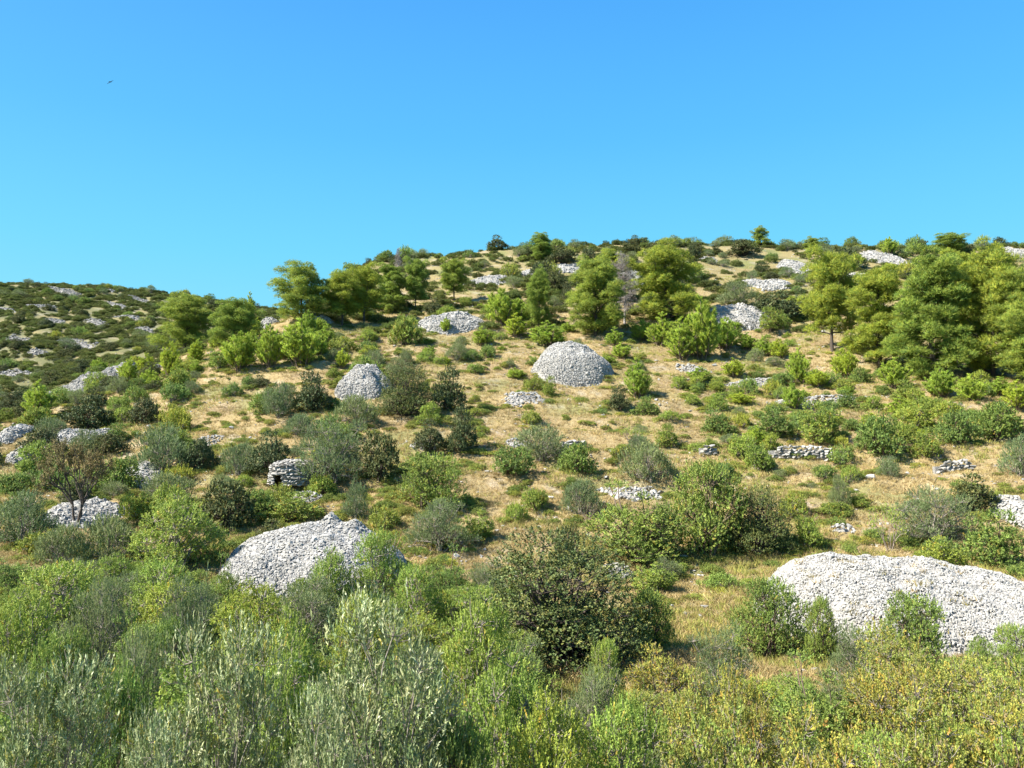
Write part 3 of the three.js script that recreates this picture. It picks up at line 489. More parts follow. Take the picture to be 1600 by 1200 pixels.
// ------------------------------------------------------------------ plants one can point at
R = rng(777);
const PLANTS = [
  // pines along the hill
  ['pine', 287, 458, 553, 94, 'leftmost broad pine standing on the shoulder of the hill', 5],
  ['pine', 364, 466, 549, 78, 'pale pine just right of the leftmost broad pine', 0],
  ['young', 389, 457, 500, 18, 'slim young pine tip rising behind the pale left pine'],
  ['pine', 470, 410, 506, 98, 'large round pine against the sky at the left of the pine row', 0],
  ['pine', 533, 423, 508, 62, 'dark pine second in the row after the large round pine', 3],
  ['pine', 570, 415, 505, 60, 'dark pine third in the row, casting shade below', 3],
  ['pine', 612, 414, 488, 54, 'fourth pine of the row, on the skyline'],
  ['pine', 649, 403, 484, 46, 'fifth pine of the row with a clear straight trunk', 3],
  ['pine', 709, 403, 470, 44, 'lone pine on the bare slope right of the pine row', 3],
  ['dead', 622, 387, 428, 16, 'thin grey bare sapling on the skyline above the pine row'],
  ['pine', 846, 364, 408, 40, 'small pine on the skyline left of centre'],
  ['pine', 841, 419, 511, 42, 'slender pine left of the big middle pines'],
  ['pine', 930, 398, 524, 92, 'big dark green pine left of the dead grey tree', 2],
  ['pine', 958, 386, 470, 50, 'pine top rising behind the big dark green pine'],
  ['dead', 976, 395, 508, 44, 'dead grey pine between the two big middle pines'],
  ['pine', 1044, 381, 504, 116, 'biggest bright pine in the middle of the upper slope', 5],
  ['pine', 1189, 354, 384, 30, 'small round pine highest on the skyline'],
  ['pine', 1268, 371, 393, 26, 'small rounded pine on the skyline right of the highest one'],
  ['young', 1390, 371, 399, 28, 'young conical pine on the skyline by the white heap'],
  ['pine', 1484, 365, 400, 52, 'wide pine crown on the skyline above the right hand grove'],
  ['pine', 1302, 391, 550, 94, 'yellow green pine with bare trunk, left of the right grove', 3],
  ['pine', 1374, 413, 574, 100, 'drooping grey green pine second in the right grove', 4],
  ['pine', 1458, 393, 592, 124, 'tallest layered pine of the right grove', 1],
  ['pine', 1552, 386, 590, 130, 'broad pine at the right side of the grove', 2],
  ['pine', 1612, 415, 600, 110, 'pine cut by the right edge of the picture', 1],
  ['pine', 1510, 392, 520, 80, 'pine crown behind the tallest layered pine'],
  // young bright pines
  ['young', 226, 553, 590, 30, 'small bright young pine above the long left stone bank'],
  ['young', 264, 535, 588, 34, 'bright young pine below the leftmost broad pine'],
  ['young', 305, 535, 568, 26, 'short young pine between the two left pines'],
  ['young', 372, 520, 578, 54, 'wide young pine below the pale left pine'],
  ['young', 420, 509, 574, 44, 'young pine left of the bright cone under the pine row'],
  ['young', 470, 500, 570, 66, 'bright cone of young pines under the large round pine'],
  ['young', 481, 543, 569, 20, 'tiny lime young pine right in front of the bright cone'],
  ['young', 57, 596, 658, 50, 'bright young pine on the far left lower slope'],
  ['young', 155, 560, 584, 24, 'tiny young pine on top of the long left stone bank'],
  ['young', 785, 453, 509, 58, 'bright bushy young pine left of the slender pine'],
  ['young', 812, 470, 508, 44, 'second bushy young pine beside the slender pine'],
  ['young', 806, 490, 526, 42, 'small young pine below the bushy pair'],
  ['young', 856, 503, 541, 60, 'low young pine just above the grey dome'],
  ['young', 960, 511, 540, 28, 'little bright young pine right above the grey dome'],
  ['young', 972, 535, 560, 34, 'low green young pine right of the grey dome'],
  ['young', 1003, 500, 533, 34, 'little young pine under the biggest bright pine'],
  ['young', 1034, 489, 540, 46, 'pale young pine left of the tall bright clump'],
  ['young', 1064, 498, 562, 54, 'left bush of the tall bright young pine clump'],
  ['young', 1096, 466, 562, 62, 'tallest of the bright young pine clump in the middle'],
  ['young', 1132, 497, 546, 50, 'right bush of the bright young pine clump'],
  ['young', 753, 511, 539, 34, 'round bright bush on the grass right of the grey heap'],
  ['young', 696, 496, 521, 18, 'little bright sapling growing on the grey heap'],
  ['young', 996, 562, 622, 42, 'bright young pine on the grass right of the dome'],
  ['young', 1168, 520, 546, 30, 'small yellow young pine below the grey heap'],
  ['young', 1194, 525, 556, 34, 'yellow young pine on the open slope right of the clump'],
  ['young', 1218, 530, 560, 30, 'yellowish young pine left of the lone trunk'],
  ['young', 1320, 545, 590, 40, 'young pine at the foot of the right grove'],
  ['young', 1250, 545, 600, 34, 'thin young pine in the open grass before the right grove'],
  ['young', 1400, 560, 606, 44, 'bright young pine below the drooping grey green pine'],
  ['young', 1470, 575, 622, 50, 'bright young pine below the tallest layered pine'],
  ['young', 1520, 585, 628, 46, 'yellow young pine in front of the deep grove shade'],
  ['young', 1590, 595, 640, 50, 'young pine at the right edge below the grove'],
  ['young', 1240, 600, 640, 36, 'short yellow young pine on the rubble line'],
  // dark and grey shrubs of the upper slope
  ['dark', 138, 618, 671, 78, 'dark bush above the bluish stone strip on the left'],
  ['grey', 82, 652, 686, 54, 'grey green bush left of the dark bush on the left'],
  ['low', 194, 633, 660, 58, 'low bright shrub at the end of the bluish stone strip'],
  ['green', 180, 660, 694, 46, 'green shrub under the low bright one on the left slope'],
  ['green', 635, 492, 538, 56, 'round green bush left of the grey heap on the upper slope'],
  ['dark', 676, 466, 492, 38, 'dark bush on top of the grey heap on the upper slope'],
  ['grey', 720, 524, 550, 24, 'small grey bush in the grass below the grey heap'],
  ['grey', 634, 544, 569, 28, 'small grey bush on the open slope above the pointed heap'],
  ['low', 762, 538, 558, 30, 'low dark tuft below the round bright bush'],
  ['low', 535, 526, 550, 54, 'low shrub in the shade below the pine row'],
  ['dark', 488, 582, 642, 64, 'dark bush left of the pointed heap'],
  ['grey', 436, 598, 652, 58, 'grey bush at the left of the dark bush by the pointed heap'],
  ['darkNear', 634, 569, 650, 94, 'big dark evergreen bush right of the pointed heap'],
  ['dark', 702, 573, 642, 62, 'dark brown evergreen bush at the right end of the big one'],
  ['grey', 555, 618, 666, 80, 'grey green bush at the foot of the pointed heap'],
  ['lime', 672, 628, 664, 42, 'lime bush below the big dark evergreen pair'],
  ['dark', 722, 636, 706, 52, 'upright dark bush on the grass right of the rubble patch'],
  ['dark', 672, 655, 704, 56, 'brownish dark bush above the rubble patch'],
  ['green', 857, 587, 619, 28, 'round green bush growing on the foot of the grey dome'],
  ['dark', 968, 602, 640, 40, 'dark bush at the lower right of the grey dome'],
  ['green', 1008, 618, 650, 44, 'green shrub below the bright young pine by the dome'],
  ['low', 830, 640, 662, 40, 'low yellow shrub below the rubble of the dome'],
  ['dark', 887, 442, 470, 30, 'dark bush left of the big dark green pine'],
  ['dark', 1210, 455, 500, 80, 'dark scrub thicket right of the grey heap below the ridge'],
  ['green', 1205, 478, 516, 46, 'green bush at the lower edge of the dark scrub thicket'],
  ['grey', 1150, 440, 478, 60, 'grey brown bush above the grey heap'],
  ['dark', 1252, 452, 498, 44, 'dark bush left of the lone yellow green pine'],
  ['dark', 1330, 386, 420, 44, 'dark bush on the ridge left of the white skyline heap'],
  ['dark', 880, 386, 412, 62, 'dark spreading bush on the ridge right of the skyline pine'],
  ['dark', 1030, 376, 396, 50, 'dark bush on the ridge above the biggest pine'],
  ['dark', 985, 374, 396, 40, 'dark round bush on the ridge left of the biggest pine'],
  ['dark', 1160, 375, 400, 56, 'dark bush on the ridge under the highest skyline pine'],
  ['dark', 1440, 375, 394, 24, 'single dark bush on the skyline right of the white heap'],
  // middle slope, left
  ['grey', 255, 666, 738, 104, 'wide grey green bush on the left slope'],
  ['dark', 313, 686, 738, 58, 'dark bush at the right end of the wide grey one'],
  ['grey', 372, 692, 740, 62, 'grey bush between two dark bushes on the left'],
  ['dark', 424, 673, 738, 74, 'dark bush just behind the stone hut'],
  ['brown', 122, 688, 822, 118, 'half bare brown tree with forked dark trunk on the left'],
  ['grey', 34, 768, 852, 104, 'small grey olive at the left edge below the bare tree'],
  ['limeNear', 272, 776, 886, 146, 'yellow green bush with thin stems left of the stone heap'],
  ['grey', 266, 738, 790, 88, 'grey green bush behind the yellow green one on the left'],
  ['dark', 356, 752, 824, 92, 'dark bush left of the stone hut and heap'],
  ['green', 400, 764, 806, 66, 'vivid green bush below the hut doorway'],
  ['green', 458, 769, 813, 98, 'wide green bush on the top edge of the stone heap'],
  ['grey', 170, 806, 884, 104, 'grey bush in front of the bare tree trunk'],
  ['grey', 90, 822, 884, 90, 'grey bush low on the left in front of the small olive'],
  ['greyNear', 518, 657, 752, 122, 'large rounded grey olive bush right of the hut'],
  ['dark', 594, 676, 750, 76, 'dark bush joined to the right of the large grey olive'],
  ['green', 502, 742, 776, 54, 'green bush right beside the hut wall'],
  ['grey', 556, 753, 808, 44, 'slim grey bush above the notched end of the heap'],
  ['greenNear', 672, 708, 796, 116, 'wide round green bush casting shade on the grass'],
  ['greyNear', 684, 780, 858, 112, 'grey green bush below the wide round green one'],
  ['lime', 748, 798, 846, 58, 'lime shrub right of the low grey green bush'],
  ['low', 600, 790, 826, 60, 'low yellow green shrub behind the right end of the heap'],
  ['lime', 60, 690, 745, 76, 'olive green bush at the left edge beside the bare tree'],
  ['lime', 215, 770, 812, 60, 'yellowish bush right of the bare tree trunk'],
  // middle slope, centre and right
  ['grey', 846, 663, 718, 96, 'spreading grey green bush in the middle of the slope'],
  ['green', 800, 698, 740, 76, 'leafy bush at the lower left of the spreading grey one'],
  ['green', 904, 692, 738, 64, 'leafy bush at the lower right of the spreading grey one'],
  ['grey', 1012, 692, 750, 92, 'round grey bush above the wide green thicket'],
  ['grey', 905, 749, 800, 70, 'grey green bush with dead twigs left of the thicket'],
  ['twig', 918, 778, 814, 44, 'dead brown twigs in front of the grey green bush'],
  ['greenNear', 992, 756, 876, 160, 'left bush of the wide green thicket'],
  ['grey', 1036, 786, 872, 56, 'olive grey stems in the middle of the green thicket'],
  ['greenNear', 1108, 722, 866, 152, 'tallest leafy bush of the wide green thicket'],
  ['darkNear', 1186, 762, 862, 104, 'dark shaded bush at the right end of the green thicket'],
  ['green', 836, 762, 794, 42, 'small leafy bush on the dry grass left of the thicket'],
  ['low', 806, 784, 812, 44, 'low weedy bush beside the bare soil'],
  ['green', 1042, 661, 699, 38, 'little leafy bush alone in the golden grass'],
  ['twig', 986, 664, 694, 40, 'thin leafy sapling left of the little bush in the grass'],
  ['lime', 1183, 685, 735, 54, 'yellow green bush left of the long terrace wall'],
  ['green', 1122, 640, 678, 54, 'green shrub above the short wall end'],
  ['green', 1206, 634, 682, 66, 'leafy bush above the long terrace wall, left'],
  ['green', 1282, 626, 694, 70, 'tall leafy bush above the long terrace wall, right'],
  ['green', 1376, 650, 710, 76, 'dense green bush right of the long terrace wall'],
  ['green', 1444, 668, 714, 50, 'green bush above the broken wall on the right'],
  ['green', 1494, 644, 692, 66, 'leafy bush in the right hand scrub band'],
  ['green', 1560, 628, 684, 86, 'wide leafy bush in the scrub band at the right'],
  ['lime', 1430, 634, 668, 60, 'yellow green shrub in the scrub band below the grove'],
  ['grey', 1596, 682, 744, 66, 'grey bush at the right edge beside the broken wall'],
  ['grey', 1390, 712, 745, 44, 'small grey bush above the cream boulder'],
  ['low', 1330, 726, 752, 38, 'low yellow shrub left of the small grey bush'],
  ['grey', 1312, 742, 792, 34, 'slim grey bush standing in the golden grass right'],
  ['green', 1342, 766, 790, 36, 'low leafy shrub right of the slim grey bush'],
  ['dark', 1520, 740, 796, 92, 'dark leafy bush behind the big grey bush at right'],
  ['greyNear', 1462, 762, 846, 124, 'big grey bush above the white stone heap'],
  ['twig', 1390, 786, 862, 62, 'bare twiggy sapling left of the big grey bush'],
  ['green', 1556, 796, 884, 92, 'green bush over the top of the white heap, right'],
  ['lime', 1470, 838, 892, 80, 'yellow green shrub at the top edge of the white heap'],
  ['lime', 1218, 827, 858, 42, 'bright small bush at the foot of the dark thicket end'],
  ['lime', 1262, 796, 854, 54, 'yellow leafy bush above the left end of the white heap'],
  ['low', 1240, 770, 806, 50, 'pale weedy shrub right of the dark thicket end'],
  ['dark', 886, 820, 880, 50, 'dark sprig bush behind the big dark tree'],
  // foreground (distance in metres)
  ['darkNear', 872, 836, 27.5, 290, 'huge dark evergreen tree in the lower middle'],
  ['greenNear', 1016, 922, 28.5, 96, 'green bush at the right side of the huge dark tree'],
  ['greenNear', 1206, 905, 28.5, 128, 'leafy bush at the left foot of the white heap'],
  ['greenNear', 1284, 934, 27.5, 58, 'thin reddish green bush on the white heap, left part'],
  ['greenNear', 1430, 930, 26.2, 112, 'spreading green bush in front of the white heap'],
  ['limeNear', 1536, 996, 24.5, 56, 'small round bright bush at the foot of the white heap'],
  ['limeNear', 1586, 976, 25.0, 70, 'bright bush at the right edge below the white heap'],
  ['greyNear', 1132, 984, 22, 128, 'grey green bush in the dry grass below the leafy bush'],
  ['greyNear', 1340, 980, 24.5, 96, 'grey bush at the lower edge of the white heap'],
  ['greenNear', 1284, 1030, 18, 164, 'deep green bush among the yellowing scrub, lower right'],
  ['limeNear', 946, 1000, 21, 74, 'sunlit lime bush in front of the huge dark tree'],
  ['greyNear', 926, 1046, 18, 120, 'grey green bush low in front of the dark tree'],
  ['greenNear', 985, 1084, 17, 80, 'shaded green bush in the gap right of centre'],
  ['limeNear', 752, 936, 19, 146, 'tall yellow green bush left of the huge dark tree'],
  ['limeNear', 592, 832, 34, 108, 'feathery lime tree in front of the stone heap'],
  ['limeNear', 516, 862, 33, 96, 'lime bush covering the lower part of the stone heap'],
  ['limeNear', 650, 884, 30, 100, 'lime bush between the stone heap and the dark tree'],
  ['greenNear', 480, 905, 31, 92, 'green bush below the stone heap with a few red leaves'],
  ['greenNear', 350, 868, 34, 62, 'vivid green creeper bush on the left of the stone heap'],
  ['greenNear', 700, 856, 34, 76, 'dark green bush left behind the huge dark tree'],
  ['limeNear', 254, 876, 31, 130, 'yellow green scrub below the thin stemmed bush'],
  ['limeNear', 90, 880, 28, 160, 'wide yellow green scrub at the left, upper part'],
  ['limeNear', 30, 930, 22, 130, 'yellow green scrub at the left edge, lower part'],
  ['greyNear', 290, 905, 27, 110, 'grey bush in the middle of the yellow green scrub'],
  ['greyNear', 150, 908, 24, 110, 'grey bush surrounded by scrub at left'],
  ['limeNear', 392, 914, 25, 130, 'lime scrub below the left side of the stone heap'],
  ['greenNear', 206, 962, 20, 86, 'vivid deep green bush left, in front of the scrub'],
  ['greenNear', 262, 968, 20, 76, 'vivid deep green bush right beside its twin'],
  ['greyNear', 206, 992, 15, 126, 'fine leaved grey bush between the left olives'],
  ['limeNear', 450, 960, 19, 120, 'lime bush behind the two silver olives'],
  ['limeNear', 560, 930, 24, 110, 'lime bush behind the top of the main olive'],
  ['greenNear', 90, 990, 17, 120, 'green bush behind the leftmost silver olive'],
  ['oliveNear', 604, 946, 9.4, 275, 'main silver leaved olive at the bottom centre'],
  ['oliveNear', 334, 984, 9.2, 215, 'silver olive left of the main olive'],
  ['oliveNear', 60, 1040, 8.6, 215, 'silver olive in the bottom left corner'],
  ['oliveNear', 500, 1090, 7.6, 170, 'lower olive boughs between the two silver olives'],
  ['greenNear', 176, 1052, 12, 150, 'green bush between the corner olive and the second olive'],
  ['limeNear', 446, 1016, 12.5, 120, 'lime bush seen between the second and the main olive'],
  ['oliveNear', 215, 1130, 7.4, 170, 'lower olive boughs at the bottom left'],
  ['limeNear', 790, 1040, 12, 170, 'lime bush at the right of the main olive'],
  ['limeNear', 860, 1100, 10, 220, 'pale green bush at the bottom middle'],
  ['limeNear', 980, 1110, 10.5, 200, 'yellow green bush at the bottom right of centre'],
  ['autumnNear', 1095, 1060, 16, 130, 'yellowing bush with orange leaves before the grey green bush'],
  ['autumnNear', 1168, 1056, 15, 130, 'yellowing bush at the left of the deep green one'],
  ['autumnNear', 1130, 1110, 11, 190, 'yellow leafed bush at the bottom, right of centre'],
  ['autumnNear', 1290, 1120, 10.5, 210, 'yellow leafed bush at the bottom below the deep green one'],
  ['autumnNear', 1405, 985, 22, 130, 'orange tinged scrub under the white heap'],
  ['autumnNear', 1390, 1040, 17, 170, 'large yellowing scrub right of the deep green bush'],
  ['autumnNear', 1490, 1024, 19, 150, 'yellowing scrub below the bright round bush'],
  ['autumnNear', 1580, 1040, 17, 150, 'yellowing scrub at the right edge'],
  ['autumnNear', 1450, 1096, 12, 210, 'yellow scrub in the lower right'],
  ['autumnNear', 1570, 1104, 12, 200, 'yellow scrub in the lower right corner'],
  ['greenNear', 1410, 1160, 8.6, 150, 'glossy green bush at the bottom, right side'],
  ['greenNear', 1590, 1150, 8.8, 130, 'glossy green bush in the bottom right corner'],
  ['greenNear', 720, 1130, 9.6, 140, 'green bush low at the right of the main olive'],
];
for (const [id, u, top, base, w, label, which] of PLANTS) put(id, u, top, base, w, label, which);

// ------------------------------------------------------------------ scattered shrubs that fill the slopes
R = rng(901);
const free = (x, z, r) => !placed.some(([a, b, w]) => (a - x) ** 2 + (b - z) ** 2 < (w * .34 + r * .36) ** 2);
const LOOK = { dark: 'dark evergreen bush', grey: 'grey green bush', green: 'leafy green bush', lime: 'lime green bush', low: 'low spreading shrub', young: 'young pine', limeNear: 'lime green bush', greenNear: 'leafy green bush', greyNear: 'grey green bush', autumnNear: 'yellowing bush' };
const MARKS = [[450, 750, 'the stone hut'], [890, 565, 'the grey dome'], [500, 860, 'the big grey stone heap'], [1420, 930, 'the white stone heap'], [872, 940, 'the huge dark tree'], [610, 1080, 'the main olive'], [330, 1080, 'the second olive'], [70, 1110, 'the corner olive'], [120, 760, 'the half bare tree'], [570, 595, 'the pointed heap'], [1255, 708, 'the long terrace wall'], [1490, 730, 'the broken wall'], [1110, 800, 'the wide green thicket'], [680, 755, 'the wide round bush'], [1460, 540, 'the tallest grove pine'], [1304, 520, 'the bare trunked pine'], [1095, 520, 'the young pine clump'], [706, 498, 'the upper grey heap'], [470, 470, 'the large round pine'], [287, 520, 'the leftmost broad pine'], [150, 595, 'the long left stone bank'], [40, 690, 'the far left stone heaps'], [846, 690, 'the spreading grey bush'], [1012, 722, 'the round grey bush'], [1462, 805, 'the big grey bush at right'], [1150, 492, 'the heap beside the tallest pine'], [1284, 1090, 'the deep green bush'], [255, 705, 'the wide grey bush at left'], [272, 830, 'the thin stemmed yellow bush'], [930, 470, 'the dark green middle pine'], [790, 940, 'the tall lime bush'], [1180, 605, 'the broken line of rocks'], [518, 705, 'the large grey olive bush']];
const RANK = ['nearest', 'second', 'third', 'fourth', 'fifth', 'sixth', 'seventh', 'eighth', 'ninth', 'tenth', 'eleventh', 'twelfth'];
function scatter(n, ids, uR, zR, wR, hR, where, group, test = () => true) {
  const found = [];
  for (let t = 0; t < n * 40 && found.length < n; t++) {
    const Z = Math.sqrt(rr(zR[0] ** 2, zR[1] ** 2)), u = rr(...uR), p = atZ(u, Z), W = rr(...wR), H = W * rr(...hR);
    if (!test(p, u, Z) || onHeap(p.x, p.z, 1.1) || !free(p.x, p.z, W)) continue;
    placed.push([p.x, p.z, W * .9]); found.push({ p, u, v: vOf(p) - H / p.zc * F / 2, W, H, id: pick(ids) });
  }
  if (where) { for (const f of found) { const wh = (f.W > wR[0] * .4 + wR[1] * .6 ? 'large ' : 'small ') + LOOK[f.id] + ' ' + where(f); plant(f.id, f.p, f.W, f.H, wh, group + ': ' + wh); } return; }
  spread.push(...found.map((f) => ({ ...f, group })));
}
const spread = [];
function labelSpread() {                                            // each by its kind, and counted outwards from the landmark next to it
  const sets = {};
  for (const f of spread) {
    let best = null, bd = 1e9; for (const m of MARKS) { const d = Math.hypot(m[0] - f.u, (m[1] - f.v) * 1.6); if (d < bd) { bd = d; best = m; } }
    const du = f.u - best[0], dv = f.v - best[1], side = Math.abs(du) > Math.abs(dv) * 1.1 ? (du < 0 ? 'left of' : 'right of') : (dv < 0 ? 'above' : 'below');
    (sets[LOOK[f.id] + '|' + side + ' ' + best[2]] ??= []).push({ f, bd });
  }
  for (const [key, list] of Object.entries(sets)) { list.sort((a, b) => a.bd - b.bd); const [look, side] = key.split('|'); list.forEach(({ f }, i) => plant(f.id, f.p, f.W, f.H, (list.length > 1 ? (RANK[i] ?? 'outermost') + ' ' : 'only small ') + look + ' ' + side, f.group)); }
}
const veg = (p) => fbm(p.x / 15 + 3, p.z / 15, 3);
scatter(100, ['limeNear', 'limeNear', 'greenNear', 'greenNear', 'greyNear'], [-120, 830], [11, 36], [1.7, 3.2], [.55, .9], '', 'thicket bushes on the lower left', (p, u) => vOf(p) - 1.9 / p.zc * F > (u > 340 && u < 660 ? 930 : 860));
scatter(24, ['young'], [190, 540], [84, 112], [1.2, 2.8], [.9, 1.5], '', 'young pines below the pine row');
scatter(46, ['autumnNear', 'autumnNear', 'limeNear', 'greyNear'], [900, 1760], [9.5, 22], [1.4, 2.8], [.5, .8], '', 'scrub bushes on the lower right');
scatter(62, ['low', 'low', 'lime', 'green', 'grey'], [560, 1660], [36, 80], [.7, 2.4], [.3, .6], '', 'low bushes dotted over the middle slope');
scatter(120, ['green', 'lime', 'grey', 'low', 'dark'], [-60, 620], [40, 100], [1.4, 3.8], [.45, .75], '', 'bushes over the left slope');
scatter(80, ['green', 'lime', 'low', 'young'], [1060, 1680], [60, 86], [1.2, 3.0], [.45, .8], '', 'scrub below the right hand grove');
scatter(85, ['low', 'young', 'lime', 'grey'], [440, 1300], [82, 124], [.9, 2.8], [.4, .8], '', 'small bushes on the upper slope', (p) => veg(p) > -.25);
labelSpread();
scatter(230, ['dark', 'dark', 'grey', 'green', 'low', 'grey'], [540, 1680], [120, 202], [2.0, 5.2], [.42, .7], (f) => (f.p.Z > 168 ? 'along the ridge line' : 'below the ridge line') + ', ' + (f.u < 760 ? 'left of the skyline pine' : f.u < 960 ? 'above the middle pines' : f.u < 1200 ? 'around the highest skyline pine' : f.u < 1400 ? 'left of the right grove' : 'behind the right grove'), 'maquis near the ridge', (p) => veg(p) > -.3);
scatter(290, ['dark', 'dark', 'grey', 'green', 'dark', 'low'], [-140, 450], [128, 300], [1.9, 4.6], [.42, .7], (f) => (f.p.Z > 240 ? 'near the crest of' : f.p.Z > 185 ? 'halfway up' : 'at the foot of') + ' the far left hill, ' + (f.u < 110 ? 'by the picture edge' : f.u < 250 ? 'in its middle' : 'behind the pines'), 'bushes on the far left hill', (p, u, Z) => Z > 128 + Math.max(0, u) * .06);
{ // the rest of the scrub on the far hill and ridge, too small to tell apart
  for (const [nm, id, n, uR, zR, w] of [['far_hill_scrub', 'low', 6500, [-160, 460], [124, 300], [1.0, 3.0]], ['ridge_scrub', 'low', 2300, [480, 1720], [106, 205], [.8, 3.0]]]) {
    const list = [], pr = KINDS[id].protos[0];
    for (let t = 0; t < n * 4 && list.length < n; t++) { const Z = Math.sqrt(rr(zR[0] ** 2, zR[1] ** 2)), p = atZ(rr(...uR), Z); if (onHeap(p.x, p.z, .9) || fbm(p.x / 12, p.z / 12 + 30, 3) < -.25 + .2 * R()) continue; const s = rr(...w) / pr.w; dummy.position.set(p.x, p.y - .05, p.z); dummy.rotation.set(0, rr(0, 6.28), 0); dummy.scale.set(s, s * rr(.6, 1.2), s); dummy.updateMatrix(); const b = rr(.42, .75), y = rr(0, .4); list.push({ m: dummy.matrix.clone(), c: [b * (1 + y * .5), b, b] }); }
    const o = instanced(numbered(nm), pr.crown, soft, list, scene); tag(o, nm === 'ridge_scrub' ? 'low scrub covering the top of the main hill' : 'low scrub covering the far left hill', 'scrub');
  }
}

{ // low scrub that ties the bushes of the slope together
  const lists = [[], [], []];
  const drop = (x, z, s0, g) => { if (onHeap(x, z, .9)) return; const k = Math.floor(R() * 3), s = s0 / KINDS.low.protos[k].w; dummy.position.set(x, height(x, z) - .05, z); dummy.rotation.set(0, rr(0, 6.28), 0); dummy.scale.set(s * rr(.8, 1.4), s * rr(.5, 1.1), s); dummy.updateMatrix(); const b = rr(.75, 1.1) * g, y = rr(0, .45); lists[k].push({ m: dummy.matrix.clone(), c: [b * (1 + y), b * (1 + y * .25), b] }); };
  for (const [x, z, W] of placed) if (z < -34 && z > -128) for (let q = 0, n = 2 + Math.floor(R() * 4); q < n; q++) { const a = rr(0, 6.28), r = W * rr(.35, .75); drop(x + Math.cos(a) * r, z + Math.sin(a) * r, rr(.5, 1.3), 1); }
  for (let t = 0; t < 12000; t++) { const Z = rr(34, 128), x = rr(-.72, .72) * (Z + 4), z = -Z, v = fbm(x / 10 - 20, z / 7 + 7, 3) + (x < -Z * .03 ? .26 : 0); if (v < .2 + .12 * R()) continue; drop(x, z, rr(.4, 1.3), 1); }
  lists.forEach((l, k) => tag(instanced(numbered('slope_scrub'), KINDS.low.protos[k].crown, soft, l, scene), ['low green scrub between the bushes of the slope', 'low lime green scrub between the bushes of the slope', 'taller green scrub between the bushes of the slope'][k], 'scrub'));
}

// ------------------------------------------------------------------ ground cover
R = rng(1201);
const straw = (n, h0, h1, lean, pal) => { const L = new Leaves(); for (let i = 0; i < n; i++) { const a = rr(0, 6.28), r = rr(0, .16), d = V(Math.cos(a) * lean * rr(.3, 1.2), 1, Math.sin(a) * lean * rr(.3, 1.2)).normalize(), s = V(rr(-1, 1), 0, rr(-1, 1)).normalize(), h = rr(h0, h1); L.blade(V(Math.cos(a) * r, -.03, Math.sin(a) * r), d, s, h, .007 + .01 * R(), tint(pal), V(d.x, .8, d.z).normalize()); } return L.build(); };
const STRAWPAL = [[.45, .36, .17, .5], [.52, .43, .225, .3], [.35, .27, .135, .2]], WEEDPAL = [[.31, .34, .09, .6], [.40, .38, .11, .4]];
const grassMat = leafMat(.9, .25, .15);
function cover(name, geo, n, zR, label, cat, test, sR, cf, mat = grassMat) {
  const list = [];
  for (let t = 0; t < n * 5 && list.length < n; t++) {
    const Z = zR[0] + (zR[1] - zR[0]) * Math.pow(R(), 1.25), x = rr(-.74, .74) * (Z + 6), y = height(x, -Z); if (onHeap(x, -Z, .95) || !test(x, -Z, Z)) continue;
    const s = rr(...sR); dummy.position.set(x, y, -Z); dummy.rotation.set(0, rr(0, 6.28), 0); dummy.scale.set(s * rr(.8, 1.5), s * rr(.7, 1.2), s * rr(.8, 1.5)); dummy.updateMatrix(); list.push({ m: dummy.matrix.clone(), c: cf(x, -Z) });
  }
  const o = instanced(name, geo, mat, list, scene); tag(o, label, cat); return o;
}
const gv = (x, z) => { const b = .85 + .3 * fbm(x / 6, z / 6, 2) + rr(-.12, .12); return [b, b * rr(.94, 1.02), b * rr(.85, 1)]; };
cover('dry_grass', straw(24, .10, .30, .8, STRAWPAL), 80000, [20, 118], 'golden dry grass covering the open slope', 'grass', (x, z) => fbm(x / 5, z / 5 + 50, 3) > -.3, [.7, 1.3], gv);
{ // dry weeds rooted between the stones of the white heap
  const list = []; for (let t = 0; t < 900 && list.length < 150; t++) { const p = whiteHeap(rr(-.95, .95), rr(-.9, .95)); if (p.r2 > .95 || fbm(p.x / 1.6, p.z / 1.6, 2) < .12) continue; const k = rr(.5, 1.0); dummy.position.set(p.x, p.y, p.z); dummy.rotation.set(0, rr(0, 6.28), 0); dummy.scale.set(k * 1.3, k, k * 1.3); dummy.updateMatrix(); list.push({ m: dummy.matrix.clone(), c: R() < .5 ? [.75, .7, .6] : [.55, .6, .4] }); }
  tag(instanced('heap_weeds', straw(22, .08, .3, .9, STRAWPAL), grassMat, list, scene), 'dry weeds growing between the stones of the white heap', 'weeds');
}
cover('short_grass', straw(16, .08, .22, .9, STRAWPAL), 50000, [22, 160], 'short bleached grass between the stones', 'grass', () => true, [.8, 1.8], gv);
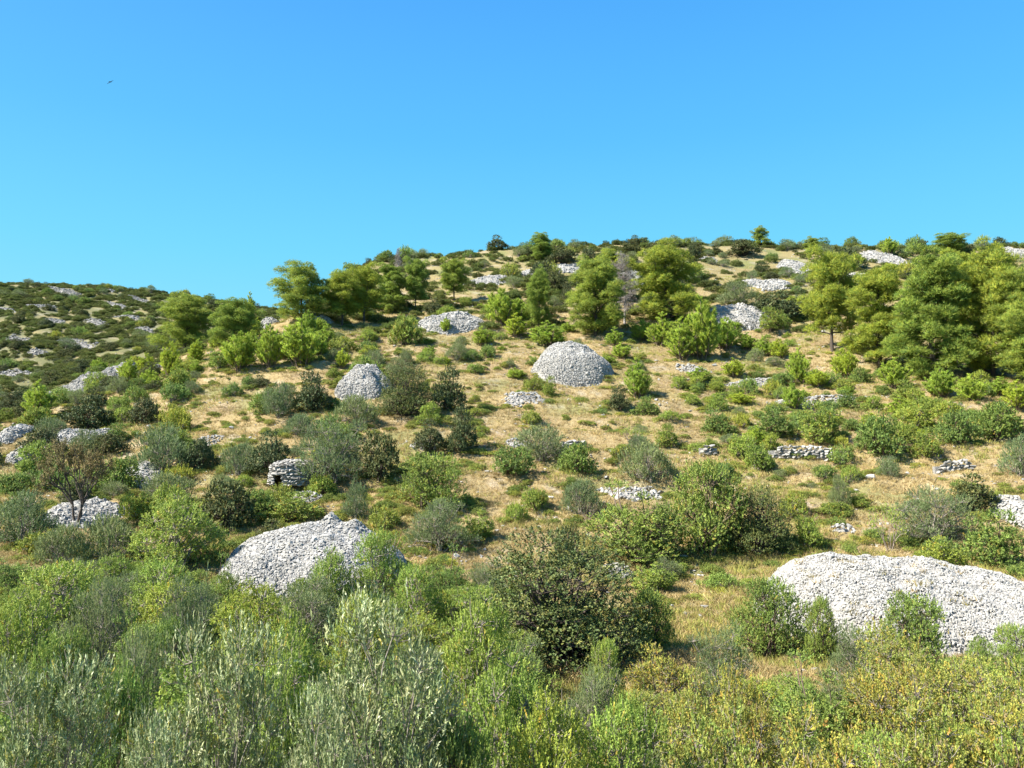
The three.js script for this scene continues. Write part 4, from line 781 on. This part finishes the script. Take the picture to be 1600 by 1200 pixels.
cover('green_weeds', straw(20, .12, .36, .7, WEEDPAL), 26000, [18, 150], 'yellowish green weeds mixed into the dry grass', 'weeds', (x, z) => fbm(x / 11 - 20, z / 11 + 7, 3) > .02 + .12 * R(), [.7, 1.5], gv);
{
  const list = [];
  for (let t = 0; t < 60000 && list.length < 9000; t++) { const Z = 26 + 150 * Math.pow(R(), 1.2), x = rr(-.74, .74) * (Z + 6), z = -Z; if (fbm(x / 7 + 70, z / 4, 3) < .12 + .25 * R()) continue; const k = rr(.06, .2) * (R() < .08 ? 1.9 : 1) * (1 + Z / 200); dummy.position.set(x, height(x, z) + k * .1, z); dummy.rotation.set(rr(-.4, .4), rr(0, 6), rr(-.4, .4)); dummy.scale.set(k * 1.2, k * .8, k); dummy.updateMatrix(); list.push({ m: dummy.matrix.clone(), c: stoneColour(1.1) }); }
  tag(instanced('loose_stones', STONES[4], stoneInst, list, scene), 'loose white stones strewn over the slope', 'stones');
}
// ------------------------------------------------------------------ birds
R = rng(1400);
function bird(u, v, Z, span, label) {
  const y = Z * tanAt(v), zc = depth(Z, y), g = new THREE.Group(); g.name = numbered('bird'); g.position.set((u - 800) / F * zc, y, -Z); scene.add(g); tag(g, label, 'bird');
  const m = new THREE.MeshStandardMaterial({ color: new THREE.Color().setRGB(.05, .055, .07), roughness: .8, side: THREE.DoubleSide }), s = span;
  const body = new THREE.LatheGeometry([[0, -.28], [.03, -.22], [.055, -.05], [.05, .08], [.03, .15], [.034, .19], [.02, .23], [0, .26]].map(([a, b]) => new THREE.Vector2(a * s, b * s)), 10); body.rotateZ(-1.35); mesh('body', body, m, g);
  for (const q of [-1, 1]) { const sh = new THREE.Shape(); sh.moveTo(.08, 0); sh.quadraticCurveTo(.1, .25, .02, .5); sh.quadraticCurveTo(-.05, .3, -.08, 0); const w = new THREE.ExtrudeGeometry(sh, { depth: .008, bevelEnabled: false }); w.scale(s, s, s); w.rotateX(q > 0 ? .95 : -2.3 + .0); const o = mesh('wing', w, m, g); o.rotation.y = .5; }
  g.rotation.y = 1.35;
}
bird(172, 128, 60, .62, 'small dark bird flying high at the upper left');
bird(672, 391, 150, .4, 'tiny speck of a bird just above the ridge');

renderer.render(scene, camera);
